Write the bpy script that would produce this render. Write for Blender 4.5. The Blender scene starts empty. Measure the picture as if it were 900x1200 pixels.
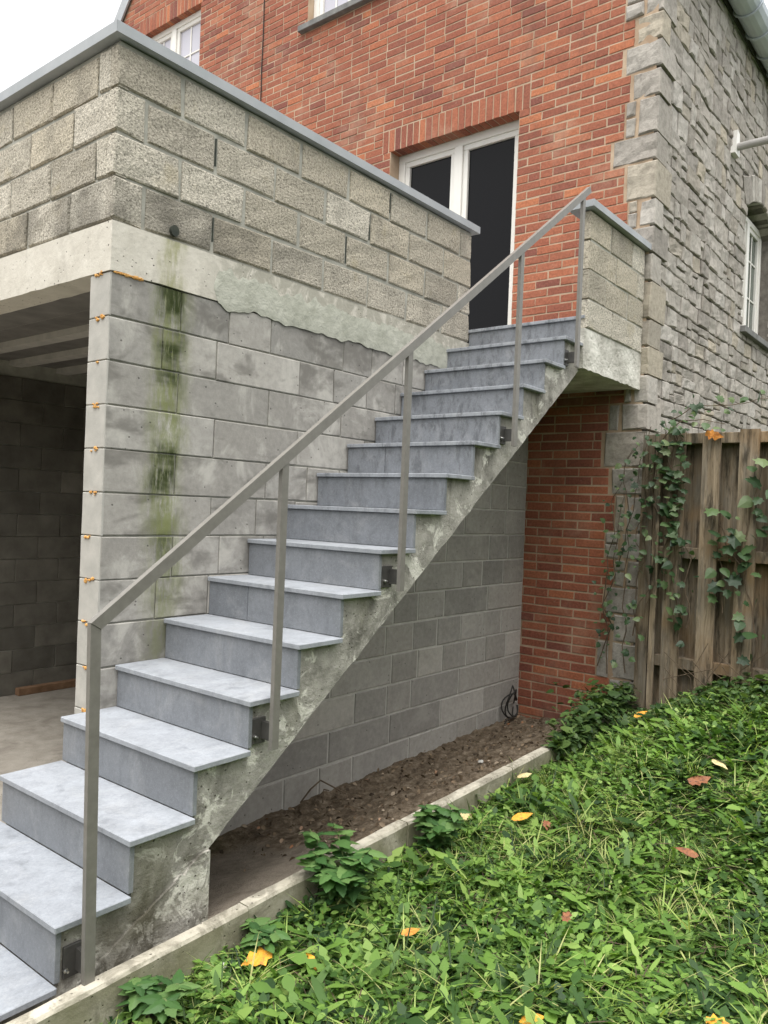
import bpy, bmesh, math, random
import numpy as np
from mathutils import Vector, Matrix, noise as mnoise

# ------------------------------------------------------------------ camera, sky, sun, exposure
scene = bpy.context.scene
COL = scene.collection
CAM = Vector((-1.9856, -3.2197, 0.9777))
RIGHT = Vector((0.624169, -0.780294, 0.039418))
DOWN = Vector((0.020835, -0.033810, -0.999211))
FWD = Vector((0.781011, 0.624498, -0.004846))
FPX = 923.63                                   # focal length in pixels of a 900 x 1200 picture
cam_data = bpy.data.cameras.new('camera')
cam = bpy.data.objects.new('camera', cam_data)
COL.objects.link(cam)
m = Matrix.Identity(4)
for r in range(3):
    m[r][0] = RIGHT[r]; m[r][1] = -DOWN[r]; m[r][2] = -FWD[r]; m[r][3] = CAM[r]
cam.matrix_world = m
cam_data.sensor_fit = 'HORIZONTAL'; cam_data.sensor_width = 36.0
cam_data.lens = FPX / 900.0 * 36.0
cam_data.clip_start = 0.05; cam_data.clip_end = 500.0
scene.camera = cam

SUN_EL, SUN_AZ = math.radians(72), math.radians(204)   # azimuth of the sun, counter-clockwise from +X
world = bpy.data.worlds.new('World'); scene.world = world; world.use_nodes = True
wn = world.node_tree; wn.nodes.clear()
w_out = wn.nodes.new('ShaderNodeOutputWorld'); w_bg = wn.nodes.new('ShaderNodeBackground')
w_sky = wn.nodes.new('ShaderNodeTexSky'); w_sky.sky_type = 'NISHITA'; w_sky.sun_disc = False
w_sky.sun_elevation = SUN_EL; w_sky.sun_rotation = math.radians(90) - SUN_AZ
w_sky.dust_density = 6.0; w_sky.air_density = 1.0; w_sky.ozone_density = 1.0
w_bw = wn.nodes.new('ShaderNodeHueSaturation'); w_bw.inputs['Saturation'].default_value = 0.05   # cloud cover greys the sky
w_mix = wn.nodes.new('ShaderNodeMix'); w_mix.data_type = 'RGBA'; w_mix.inputs[0].default_value = 0.6   # even cloud cover over the clear sky
w_mix.inputs[7].default_value = (5.55, 5.6, 5.65, 1)
wn.links.new(w_sky.outputs[0], w_bw.inputs['Color']); wn.links.new(w_bw.outputs[0], w_mix.inputs[6]); wn.links.new(w_mix.outputs[2], w_bg.inputs[0])
w_bg.inputs[1].default_value = 0.12
wn.links.new(w_bg.outputs[0], w_out.inputs[0])

sun_data = bpy.data.lights.new('sun', 'SUN'); sun_data.energy = 1.5; sun_data.angle = math.radians(60)
sun_data.color = (1.0, 0.97, 0.92)
sun = bpy.data.objects.new('sun', sun_data); COL.objects.link(sun)
sd = Vector((math.cos(SUN_EL) * math.cos(SUN_AZ), math.cos(SUN_EL) * math.sin(SUN_AZ), math.sin(SUN_EL)))
sun.rotation_euler = sd.to_track_quat('Z', 'Y').to_euler(); sun.location = (-6, -8, 14)

vs = scene.view_settings
scene.display_settings.display_device = 'sRGB'
vs.view_transform = 'Standard'; vs.look = 'None'; vs.gamma = 1.0; vs.use_curve_mapping = False
vs.exposure = 1.36
scene.render.engine = 'CYCLES'
scene.cycles.use_denoising = True
scene.cycles.max_bounces = 5
scene.cycles.diffuse_bounces = 3

rng = random.Random(11)
nrng = np.random.default_rng(5)

def project(p):
    d = Vector(p) - CAM
    z = d.dot(FWD)
    if z < 0.05: return None
    return 450 + FPX * d.dot(RIGHT) / z, 600 + FPX * d.dot(DOWN) / z, z

def nz(x, y=0.0, z=0.0): return mnoise.noise(Vector((x, y, z)))
def smooth(t): t = max(0.0, min(1.0, t)); return t * t * (3 - 2 * t)

# ------------------------------------------------------------------ shader helpers
class NT:
    def __init__(s, name):
        s.m = bpy.data.materials.new(name); s.m.use_nodes = True
        s.t = s.m.node_tree; s.t.nodes.clear()
        s.out = s.t.nodes.new('ShaderNodeOutputMaterial')
        s.b = s.t.nodes.new('ShaderNodeBsdfPrincipled')
        s.t.links.new(s.b.outputs[0], s.out.inputs[0])
        s._pos = None; s._h = []
    def n(s, typ): return s.t.nodes.new(typ)
    def link(s, a, b): s.t.links.new(a, b)
    def put(s, sock, v):
        if v is None: return
        if hasattr(v, 'is_output'): s.link(v, sock)
        elif isinstance(v, tuple) and len(v) == 3 and sock.type == 'RGBA': sock.default_value = (*v, 1)
        else: sock.default_value = v
    def pos(s):
        if s._pos is None: s._pos = s.n('ShaderNodeNewGeometry').outputs['Position']
        return s._pos
    def sep(s):
        n = s.n('ShaderNodeSeparateXYZ'); s.link(s.pos(), n.inputs[0]); return n.outputs
    def scaled(s, v):
        n = s.n('ShaderNodeVectorMath'); n.operation = 'MULTIPLY'; s.link(s.pos(), n.inputs[0]); n.inputs[1].default_value = v
        return n.outputs[0]
    def noise(s, scale, detail=4, rough=0.55, vec=None, dist=0.0):
        n = s.n('ShaderNodeTexNoise'); s.link(vec or s.pos(), n.inputs['Vector'])
        n.inputs['Scale'].default_value = scale; n.inputs['Detail'].default_value = detail
        n.inputs['Roughness'].default_value = rough; n.inputs['Distortion'].default_value = dist
        return n.outputs['Fac']
    def voro(s, scale, vec=None):
        n = s.n('ShaderNodeTexVoronoi'); s.link(vec or s.pos(), n.inputs['Vector']); n.inputs['Scale'].default_value = scale
        return n.outputs['Distance']
    def ramp(s, fac, stops, interp='LINEAR'):
        n = s.n('ShaderNodeValToRGB'); n.color_ramp.interpolation = interp
        e = n.color_ramp.elements
        while len(e) < len(stops): e.new(0.5)
        for k, (p, c) in enumerate(stops):
            e[k].position = p; e[k].color = (*c, 1) if isinstance(c, tuple) else (c, c, c, 1)
        s.put(n.inputs[0], fac); return n.outputs[0]
    def mix(s, a, b, fac, mode='MIX'):
        n = s.n('ShaderNodeMix'); n.data_type = 'RGBA'; n.blend_type = mode
        s.put(n.inputs[0], fac); s.put(n.inputs[6], a); s.put(n.inputs[7], b); return n.outputs[2]
    def math(s, op, a, b=None, c=None):
        n = s.n('ShaderNodeMath'); n.operation = op
        s.put(n.inputs[0], a); s.put(n.inputs[1], b) if b is not None else None
        if c is not None: s.put(n.inputs[2], c)
        return n.outputs[0]
    def step(s, v, a, b):
        n = s.n('ShaderNodeMapRange'); n.interpolation_type = 'SMOOTHSTEP'
        s.put(n.inputs['Value'], v); n.inputs['From Min'].default_value = a; n.inputs['From Max'].default_value = b
        return n.outputs[0]
    def rnd(s):
        o = s.n('ShaderNodeObjectInfo').outputs['Random']
        a = s.n('ShaderNodeAttribute'); a.attribute_name = 'rnd'
        return s.math('FRACT', s.math('ADD', o, a.outputs['Fac']))
    def own(s, scale=(1, 1, 1)):
        """position shifted by each piece's own random amount, so stains stop at the joints"""
        n = s.n('ShaderNodeVectorMath'); n.operation = 'MULTIPLY_ADD'; s.link(s.pos(), n.inputs[0]); n.inputs[1].default_value = scale
        c = s.n('ShaderNodeCombineXYZ'); r = s.rnd()
        for k, f in enumerate((37.0, 61.0, 83.0)): s.link(s.math('MULTIPLY', r, f), c.inputs[k])
        s.link(c.outputs[0], n.inputs[2]); return n.outputs[0]
    def bump(s, h, strength, dist): s._h.append((h, strength * dist))
    def finish_bump(s):
        if not s._h: return
        acc = None
        for h, w in s._h:
            t = s.math('MULTIPLY', h, w * 100); acc = t if acc is None else s.math('ADD', acc, t)
        n = s.n('ShaderNodeBump'); n.inputs['Strength'].default_value = 1.0; n.inputs['Distance'].default_value = .01
        s.link(acc, n.inputs['Height']); s.link(n.outputs[0], s.b.inputs['Normal'])
    def done(s, col, rough=0.9, metal=0.0, spec=0.5):
        s.finish_bump(); s.put(s.b.inputs['Base Color'], col); s.put(s.b.inputs['Roughness'], rough)
        s.b.inputs['Metallic'].default_value = metal; s.b.inputs['Specular IOR Level'].default_value = spec
        return s.m

MAT = {}
def mat_brick():
    s = NT('red_brick')
    c = s.ramp(s.rnd(), [(0, (.29, .100, .060)), (.18, (.345, .122, .070)), (.36, (.255, .088, .056)), (.5, (.385, .140, .077)),
                         (.66, (.31, .104, .061)), (.8, (.205, .074, .055)), (.9, (.335, .112, .063)), (1, (.46, .168, .081))])
    g = s.noise(55, 5, .65); c = s.mix(c, s.ramp(g, [(.3, .62), (.7, 1.25)]), .8, 'MULTIPLY')
    big = s.noise(2.2, 5, .65); c = s.mix(c, (.46, .33, .24), s.math('MULTIPLY', s.step(big, .52, .72), .3))
    c = s.mix(c, (.13, .06, .045), s.math('MULTIPLY', s.step(s.noise(1.7, 5, .7, s.scaled((1, 1.5, .4))), .54, .72), .4))
    c = s.mix(c, (.50, .40, .29), s.math('MULTIPLY', s.step(s.noise(28, 4, .7), .64, .74), .5))
    s.bump(g, .5, .004); s.bump(s.noise(220, 2), .3, .0015)
    return s.done(c, .88, spec=.3)
def mat_simple(name, c0, c1, scale, bump=.4, bscale=60, bd=.003, rough=.9, spec=.3, rv=0.0, detail=5):
    s = NT(name)
    c = s.ramp(s.noise(scale, detail, .6), [(.3, c0), (.7, c1)])
    if rv:
        c = s.mix(c, s.ramp(s.rnd(), [(0, 1 - rv), (1, 1 + rv)]), 1.0, 'MULTIPLY')
    if bump: s.bump(s.noise(bscale, 4, .65), bump, bd)
    return s.done(c, rough, spec=spec)
def mat_block_rough():
    s = NT('rough_aggregate_block')
    c = s.ramp(s.rnd(), [(0, (.46, .42, .345)), (.2, (.60, .555, .47)), (.4, (.39, .355, .29)), (.6, (.56, .50, .395)), (.8, (.44, .40, .325)), (1, (.66, .615, .525))])
    v = s.voro(95); g = s.noise(75, 4, .75)
    c = s.mix(c, s.ramp(g, [(.3, .34), (.47, .9), (.7, 1.38)]), 1.0, 'MULTIPLY')
    pits = s.step(s.noise(85, 2, .5), .40, .33)
    c = s.mix(c, (.16, .145, .12), s.math('MULTIPLY', pits, .7))
    st = s.noise(3.0, 4, .6, s.own((1, 1, .45)))
    c = s.mix(c, (.20, .185, .155), s.math('MULTIPLY', s.step(st, .50, .74), .6))
    st2 = s.noise(5.0, 3, .6); c = s.mix(c, (.44, .37, .22), s.math('MULTIPLY', s.step(st2, .58, .78), .35))
    # damp, darker first course above the ring beam near the corner
    x, y, z = s.sep()
    damp = s.math('MULTIPLY', s.step(z, 2.47, 2.40), s.step(s.noise(2.6, 3), .30, .62))
    damp = s.math('MULTIPLY', damp, s.step(x, 1.7, .5))
    c = s.mix(c, (.13, .12, .10), s.math('MULTIPLY', damp, .72))
    s.bump(g, .8, .012); s.bump(v, .5, .006)
    return s.done(c, .95, spec=.15)
def mat_block_smooth():
    s = NT('smooth_grey_block')
    c = s.ramp(s.rnd(), [(0, (.28, .268, .248)), (.22, (.41, .392, .36)), (.45, (.25, .24, .222)), (.7, (.36, .342, .312)), (.85, (.30, .285, .26)), (1, (.46, .438, .40))])
    g = s.noise(26, 6, .7); c = s.mix(c, s.ramp(g, [(.3, .78), (.7, 1.18)]), .8, 'MULTIPLY')
    x, y, z = s.sep()
    open_ = s.step(s.math('SUBTRACT', z, s.math('MULTIPLY', x, .757)), -.42, .1)      # the wall face above the stairs is rained on
    clo = s.noise(3.6, 5, .65, s.own((1.2, 1.2, 1)), .6)
    c = s.mix(c, (.52, .50, .455), s.math('MULTIPLY', s.math('MULTIPLY', s.step(clo, .47, .66), .75), s.math('MULTIPLY_ADD', open_, .7, .3)))
    clo2 = s.noise(4.3, 4, .6, s.own((.8, .8, 1.4)), .4)
    c = s.mix(c, (.15, .141, .126), s.math('MULTIPLY', s.math('MULTIPLY', s.step(clo2, .49, .66), .7), s.math('MULTIPLY_ADD', open_, .8, .2)))
    # moss and algae streak under the overflow pipe
    wob = s.math('MULTIPLY', s.math('SUBTRACT', s.noise(5, 4, .6, s.scaled((1, 1, .5))), .5), .22)
    d = s.math('ABSOLUTE', s.math('SUBTRACT', s.math('ADD', x, wob), .335))
    front = s.step(y, .03, .01)
    soft = s.math('MULTIPLY', s.math('MULTIPLY', s.step(d, .17, .0), front), s.step(s.noise(9, 5, .75, s.scaled((3, 1, .7))), .32, .58))
    core = s.math('MULTIPLY', s.math('MULTIPLY', s.step(d, .11, .025), front), s.step(s.noise(10, 5, .75, s.scaled((4.5, 1, .6))), .30, .52))
    zf = s.math('MULTIPLY', s.step(z, -.3, .9), 1.0)
    blk = s.math('SINE', s.math('MULTIPLY', z, 12.6))
    var = s.math('MULTIPLY', s.step(s.math('ADD', s.noise(4.5, 4, .6, s.scaled((.3, 1, 1))), s.math('MULTIPLY', blk, .10)), .36, .58), s.step(z, .35, 1.0))
    c = s.mix(c, (.185, .21, .065), s.math('MULTIPLY', s.math('MULTIPLY', soft, zf), .8))
    c = s.mix(c, (.035, .046, .014), s.math('MULTIPLY', s.math('MULTIPLY', s.math('MULTIPLY', core, zf), var), 1.0))
    pits = s.step(s.voro(17), .10, .055); c = s.mix(c, (.06, .056, .05), s.math('MULTIPLY', pits, .65))
    s.bump(g, .35, .004); s.bump(s.noise(160, 2), .35, .0016); s.bump(s.math('SUBTRACT', 1.0, pits), .5, .004)
    return s.done(c, .93, spec=.2)
def mat_concrete(name, c0, c1, dark, stain=.35, lich=None):
    s = NT(name)
    g = s.noise(9, 6, .65); c = s.ramp(g, [(.3, c0), (.7, c1)])
    st = s.noise(2.6, 5, .65, s.scaled((1.5, 1.5, .55)), .5)
    c = s.mix(c, dark, s.math('MULTIPLY', s.step(st, .5, .7), stain))
    if lich:
        l = s.noise(6.5, 5, .7, None, .8); c = s.mix(c, lich, s.math('MULTIPLY', s.step(l, .53, .60), .8))
    pits = s.step(s.voro(34), .16, .08); pm = s.step(s.noise(6, 3), .42, .6)
    pits = s.math('MULTIPLY', pits, pm)
    c = s.mix(c, (.07, .062, .05), s.math('MULTIPLY', pits, .8))
    s.bump(s.noise(40, 5, .7), .5, .006); s.bump(s.math('SUBTRACT', 1.0, pits), .7, .008); s.bump(s.noise(7, 4), .4, .015)
    return s, c
def mat_beam():
    s, c = mat_concrete('cast_beam_concrete', (.56, .525, .455), (.66, .625, .55), (.36, .335, .285), .4)
    x, y, z = s.sep()
    d = s.math('ABSOLUTE', s.math('SUBTRACT', s.math('ADD', x, s.math('MULTIPLY', s.math('SUBTRACT', s.noise(6, 3), .5), .12)), .33))
    a = s.math('MULTIPLY', s.math('MULTIPLY', s.step(d, .085, .02), s.step(y, .03, .01)), s.step(s.noise(9, 4, .6, s.scaled((2, 1, .5))), .3, .6))
    c = s.mix(c, (.27, .27, .12), s.math('MULTIPLY', a, .75))
    far_ = s.math('MULTIPLY', s.math('MULTIPLY', s.step(x, .45, .75), s.step(y, .03, .01)), s.step(s.noise(6, 5, .7, s.scaled((1.3, 1, 1)), .6), .36, .54))
    c = s.mix(c, (.34, .325, .27), s.math('MULTIPLY', far_, .85))
    return s.done(c, .9, spec=.2)
def mat_stringer():
    s, c = mat_concrete('raw_stair_concrete', (.22, .21, .185), (.45, .43, .385), (.095, .09, .075), .95, (.70, .68, .61))
    l = s.noise(3.2, 4, .6, s.scaled((1, 1, .5))); c = s.mix(c, (.17, .165, .085), s.math('MULTIPLY', s.step(l, .53, .7), .25))
    x, y, z = s.sep()
    c = s.mix(c, (.10, .09, .065), s.math('MULTIPLY', s.math('MULTIPLY', s.step(z, -.12, -.5), s.step(s.noise(7, 4), .35, .65)), .7))
    s.bump(s.noise(16, 5, .7), .6, .02)
    return s.done(c, .95, spec=.15)
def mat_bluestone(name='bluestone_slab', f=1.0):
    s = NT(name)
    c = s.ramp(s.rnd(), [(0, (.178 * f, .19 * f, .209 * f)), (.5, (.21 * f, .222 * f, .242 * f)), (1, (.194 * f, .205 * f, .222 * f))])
    g = s.noise(7, 6, .7, None, .4); c = s.mix(c, s.ramp(g, [(.3, .78), (.7, 1.16)]), .8, 'MULTIPLY')
    c = s.mix(c, (.40, .405, .41), s.math('MULTIPLY', s.step(s.noise(3.2, 5, .7, None, 1.2), .48, .75), .4))
    c = s.mix(c, (.13, .14, .155), s.math('MULTIPLY', s.step(s.noise(8, 4, .6, s.scaled((1, 1, .35)), .3), .58, .76), .5))
    x, y, z = s.sep()
    dark_blotch = s.math('MULTIPLY', s.step(s.noise(11, 5, .75, s.scaled((1, 1.6, .7)), .5), .46, .66), s.math('MULTIPLY_ADD', s.step(z, .6, 1.5), .5, .18))  # dark blotches, stronger towards the upper steps
    c = s.mix(c, (.085, .09, .098), dark_blotch)
    c = s.mix(c, s.ramp(s.noise(70, 4, .8), [(.3, .8), (.7, 1.18)]), .7, 'MULTIPLY')
    sp = s.step(s.noise(240, 1, .5), .62, .70); c = s.mix(c, (.42, .43, .44), s.math('MULTIPLY', sp, .3))
    s.bump(s.noise(120, 3), .12, .0012)
    return s.done(c, s.ramp(g, [(.3, .5), (.7, .72)]), spec=.45)
def mat_stone():
    s = NT('grey_rubble_stone')
    c = s.ramp(s.rnd(), [(0, (.34, .312, .275)), (.18, (.42, .39, .348)), (.36, (.275, .252, .224)), (.54, (.385, .352, .31)), (.72, (.45, .422, .382)), (.88, (.31, .283, .248)), (1, (.44, .39, .31))])
    g = s.noise(22, 6, .7); c = s.mix(c, s.ramp(g, [(.28, .6), (.5, 1.0), (.75, 1.25)]), .85, 'MULTIPLY')
    d = s.step(s.noise(5, 4, .65, s.own(), .6), .52, .72); c = s.mix(c, (.16, .148, .13), s.math('MULTIPLY', d, .5))
    s.bump(g, .7, .012); s.bump(s.noise(90, 3), .4, .003)
    return s.done(c, .95, spec=.15)
def mat_wood():
    s = NT('weathered_fence_wood')
    v = s.scaled((14, 14, 1.1))
    o = s.rnd()
    g = s.noise(2.6, 6, .7, v, .8)
    c = s.ramp(g, [(.28, (.09, .068, .045)), (.5, (.225, .175, .118)), (.72, (.385, .31, .22))])
    c = s.mix(c, s.ramp(o, [(0, .7), (.5, 1.0), (1, 1.2)]), 1.0, 'MULTIPLY')
    x, y, z = s.sep()
    c = s.mix(c, (.20, .19, .165), s.math('MULTIPLY', s.step(s.noise(3, 4, .7, s.scaled((6, 6, .8))), .4, .7), .5))
    c = s.mix(c, (.30, .17, .07), s.math('MULTIPLY', s.step(s.noise(2.3, 3), .5, .72), .4))
    c = s.mix(c, (.035, .03, .022), s.math('MULTIPLY', s.step(s.noise(5, 5, .7, s.scaled((3, 3, .45))), .50, .66), .8))
    s.bump(g, .7, .006)
    return s.done(c, .95, spec=.15)
def mat_leaf(name, stops, trans=.35, rough=.55):
    s = NT(name)
    c = s.ramp(s.rnd(), stops)
    c = s.mix(c, s.ramp(s.noise(3, 3), [(.3, .75), (.7, 1.2)]), .7, 'MULTIPLY')
    s.done(c, rough, spec=.35)
    t = s.n('ShaderNodeBsdfTranslucent'); s.put(t.inputs[0], s.mix(c, (1.25, 1.3, .7), 1.0, 'MULTIPLY'))
    mx = s.n('ShaderNodeMixShader'); mx.inputs[0].default_value = trans
    s.link(s.b.outputs[0], mx.inputs[1]); s.link(t.outputs[0], mx.inputs[2]); s.link(mx.outputs[0], s.out.inputs[0])
    return s.m
def mat_dead(name, c0, c1, spot):
    s = NT(name); c = s.ramp(s.noise(30, 5, .7), [(.3, c0), (.7, c1)])
    c = s.mix(c, spot, s.math('MULTIPLY', s.step(s.noise(55, 4, .7), .50, .66), .85))
    s.bump(s.noise(90, 4, .7), .5, .003)
    return s.done(c, .65, spec=.3)
def mat_soil():
    s = NT('bare_soil')
    c = s.ramp(s.noise(16, 6, .75), [(.3, (.065, .048, .033)), (.5, (.165, .128, .09)), (.72, (.34, .28, .21))])
    x, y, z = s.sep()
    slab = s.math('MULTIPLY', s.step(s.math('ADD', x, s.math('MULTIPLY', s.math('SUBTRACT', s.noise(5, 3), .5), .3)), .85, .7), s.step(y, -.12, -.26))
    flat = s.ramp(s.noise(12, 6, .7), [(.3, (.17, .142, .11)), (.7, (.30, .258, .21))])
    c = s.mix(c, flat, slab)
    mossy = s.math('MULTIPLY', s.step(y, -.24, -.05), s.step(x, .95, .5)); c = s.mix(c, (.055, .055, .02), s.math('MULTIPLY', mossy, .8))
    s.bump(s.noise(30, 6, .75), .8, .02); s.bump(s.noise(120, 4, .7), .6, .006)
    return s.done(c, .98, spec=.1)
def mat_lawn():
    s = NT('turf_earth')
    c = s.ramp(s.noise(14, 6, .7), [(.3, (.022, .035, .010)), (.55, (.05, .075, .02)), (.75, (.09, .08, .045))])
    s.bump(s.noise(30, 6, .75), .8, .03)
    return s.done(c, .98, spec=.1)
def mat_kerb():
    s, c = mat_concrete('kerb_concrete', (.40, .37, .30), (.56, .52, .43), (.22, .20, .15), .6)
    gm = s.n('ShaderNodeNewGeometry'); sp = s.n('ShaderNodeSeparateXYZ'); s.link(gm.outputs['Normal'], sp.inputs[0])
    alg = s.math('MULTIPLY', s.step(sp.outputs[2], .6, .2), s.step(s.noise(4, 4, .6), .25, .6))
    c = s.mix(c, (.17, .155, .12), s.math('MULTIPLY', s.step(s.noise(7, 6, .75, None, .6), .44, .62), .7))
    c = s.mix(c, (.20, .19, .115), s.math('MULTIPLY', alg, .75))     # algae on the upright faces
    return s.done(c, .95, spec=.15)
def mat_floor():
    s, c = mat_concrete('garage_floor_concrete', (.24, .215, .18), (.34, .31, .265), (.15, .13, .11), .5)
    return s.done(c, .85, spec=.3)
def mat_glass(name, base, ior, rough=.04):
    s = NT(name); m = s.done(base, rough, spec=.5); s.b.inputs['IOR'].default_value = ior; return m

MAT.update(
    brick=mat_brick(), block_rough=mat_block_rough(), block=mat_block_smooth(), beam=mat_beam(), stringer=mat_stringer(),
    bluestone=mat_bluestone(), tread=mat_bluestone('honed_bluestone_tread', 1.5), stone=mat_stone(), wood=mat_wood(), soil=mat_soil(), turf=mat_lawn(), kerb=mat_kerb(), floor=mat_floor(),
    brick_mortar=mat_simple('brick_mortar', (.32, .225, .15), (.50, .385, .275), 5, .6, 120),
    block_mortar=mat_simple('block_mortar', (.27, .265, .23), (.46, .45, .395), 9, .6, 90),
    pale_mortar=mat_simple('pale_joint_mortar', (.40, .39, .355), (.56, .545, .50), 12, .5, 90),
    stone_mortar=mat_simple('stone_mortar', (.10, .092, .08), (.22, .20, .175), 14, .7, 70, .006),
    smear=mat_simple('mortar_smear', (.33, .335, .275), (.50, .50, .43), 9, .9, 22, .010),
    slab=mat_simple('landing_concrete', (.34, .325, .28), (.76, .74, .67), 5, .9, 18, .02),
    inner_block=mat_simple('shade_darkened_inner_block', (.10, .092, .076), (.19, .178, .15), 5, .5, 40, .004, rv=.25),  # grey block with the garage's interior shade put into its colour
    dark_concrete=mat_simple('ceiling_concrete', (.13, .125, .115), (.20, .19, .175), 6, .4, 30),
    joist=mat_simple('joist_concrete', (.36, .35, .32), (.48, .46, .42), 8, .4, 40),
    zinc=mat_simple('coping_metal', (.31, .33, .345), (.40, .415, .43), 5, .1, 40, .001, .55, .4),
    steel=mat_simple('painted_steel', (.165, .155, .138), (.205, .194, .174), 30, .15, 300, .0005, .42, .45),
    bracket=mat_simple('dark_bracket_steel', (.05, .048, .045), (.08, .076, .07), 20, .1, 200, .0005, .5, .4),
    pvc=mat_simple('white_window_frame', (.74, .72, .67), (.80, .78, .73), 4, 0, rough=.4, spec=.4),
    sill=mat_simple('blue_stone_sill', (.13, .13, .125), (.22, .22, .21), 12, .3, 60),
    foam=mat_simple('orange_foam', (.48, .22, .05), (.72, .42, .15), 60, .8, 90, .004),
    cable=mat_simple('black_cable', (.02, .02, .019), (.035, .034, .03), 30, 0, rough=.6),
    pipe=mat_simple('grey_pipe', (.36, .345, .33), (.46, .44, .42), 6, .1, 60, .001, .5),
    roof=mat_simple('roof_tile', (.07, .065, .06), (.12, .11, .1), 9, .5, 40),
    gutter=mat_simple('gutter_zinc', (.50, .55, .61), (.62, .67, .72), 4, .1, 30, .001, .5, .5),
    plank=mat_simple('old_plank', (.16, .09, .05), (.28, .17, .10), 12, .5, 60),
    hole=mat_simple('pipe_inside', (.03, .035, .03), (.06, .065, .05), 20, 0),
    glass=mat_glass('dark_door_glass', (.006, .006, .007), 1.24, .03),
    pale_glass=mat_glass('curtained_glass', (.50, .49, .55), 1.45, .06),
    side_glass=mat_glass('side_window_glass', (.09, .11, .09), 1.3, .06),
    bolt=NT('bright_bolt').done((.62, .62, .6), .3, 1.0),
    grass=mat_leaf('grass_blade', [(0, (.018, .042, .012)), (.24, (.075, .14, .024)), (.46, (.175, .295, .050)), (.80, (.335, .45, .11)), (1, (.48, .47, .21))]),
    weed=mat_leaf('weed_leaf', [(0, (.014, .038, .014)), (.28, (.055, .12, .026)), (.54, (.16, .29, .052)), (1, (.345, .47, .135))]),
    ivy=mat_leaf('vine_leaf', [(0, (.022, .048, .020)), (.5, (.045, .09, .032)), (.85, (.09, .145, .055)), (1, (.17, .22, .10))], .25, .45),
    cover=mat_leaf('ground_cover_leaf', [(0, (.025, .055, .018)), (.6, (.06, .115, .028)), (1, (.14, .21, .06))], .25, .5),
    nettle=mat_leaf('nettle_leaf', [(0, (.04, .10, .03)), (.5, (.075, .165, .045)), (1, (.15, .25, .08))], .3, .5),
    hedge=mat_simple('sky_block_foliage', (.012, .022, .008), (.045, .07, .02), 2.5, 0, detail=3),
    stem=mat_simple('vine_stem', (.085, .06, .04), (.16, .12, .08), 30, .3, 90),
    green_stem=mat_simple('green_stem', (.10, .14, .05), (.16, .2, .08), 30, 0),
    litter=mat_leaf('dead_leaf_litter', [(0, (.05, .036, .024)), (.5, (.13, .092, .058)), (.85, (.25, .185, .12)), (.96, (.40, .33, .25)), (1, (.34, .14, .06))], .1, .8),
    yellow_leaf=mat_dead('yellow_leaf', (.60, .24, .025), (.76, .40, .045), (.36, .15, .04)),
    orange_leaf=mat_dead('orange_leaf', (.52, .17, .03), (.68, .30, .05), (.22, .09, .03)),
    brown_leaf=mat_dead('brown_leaf', (.17, .06, .03), (.30, .13, .06), (.08, .04, .025)),
    pale_leaf=mat_dead('pale_leaf', (.52, .42, .2), (.66, .55, .3), (.35, .25, .12)),
    stone_chip=mat_simple('pale_chip', (.35, .34, .32), (.55, .54, .5), 25, .3, 60),
)

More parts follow.
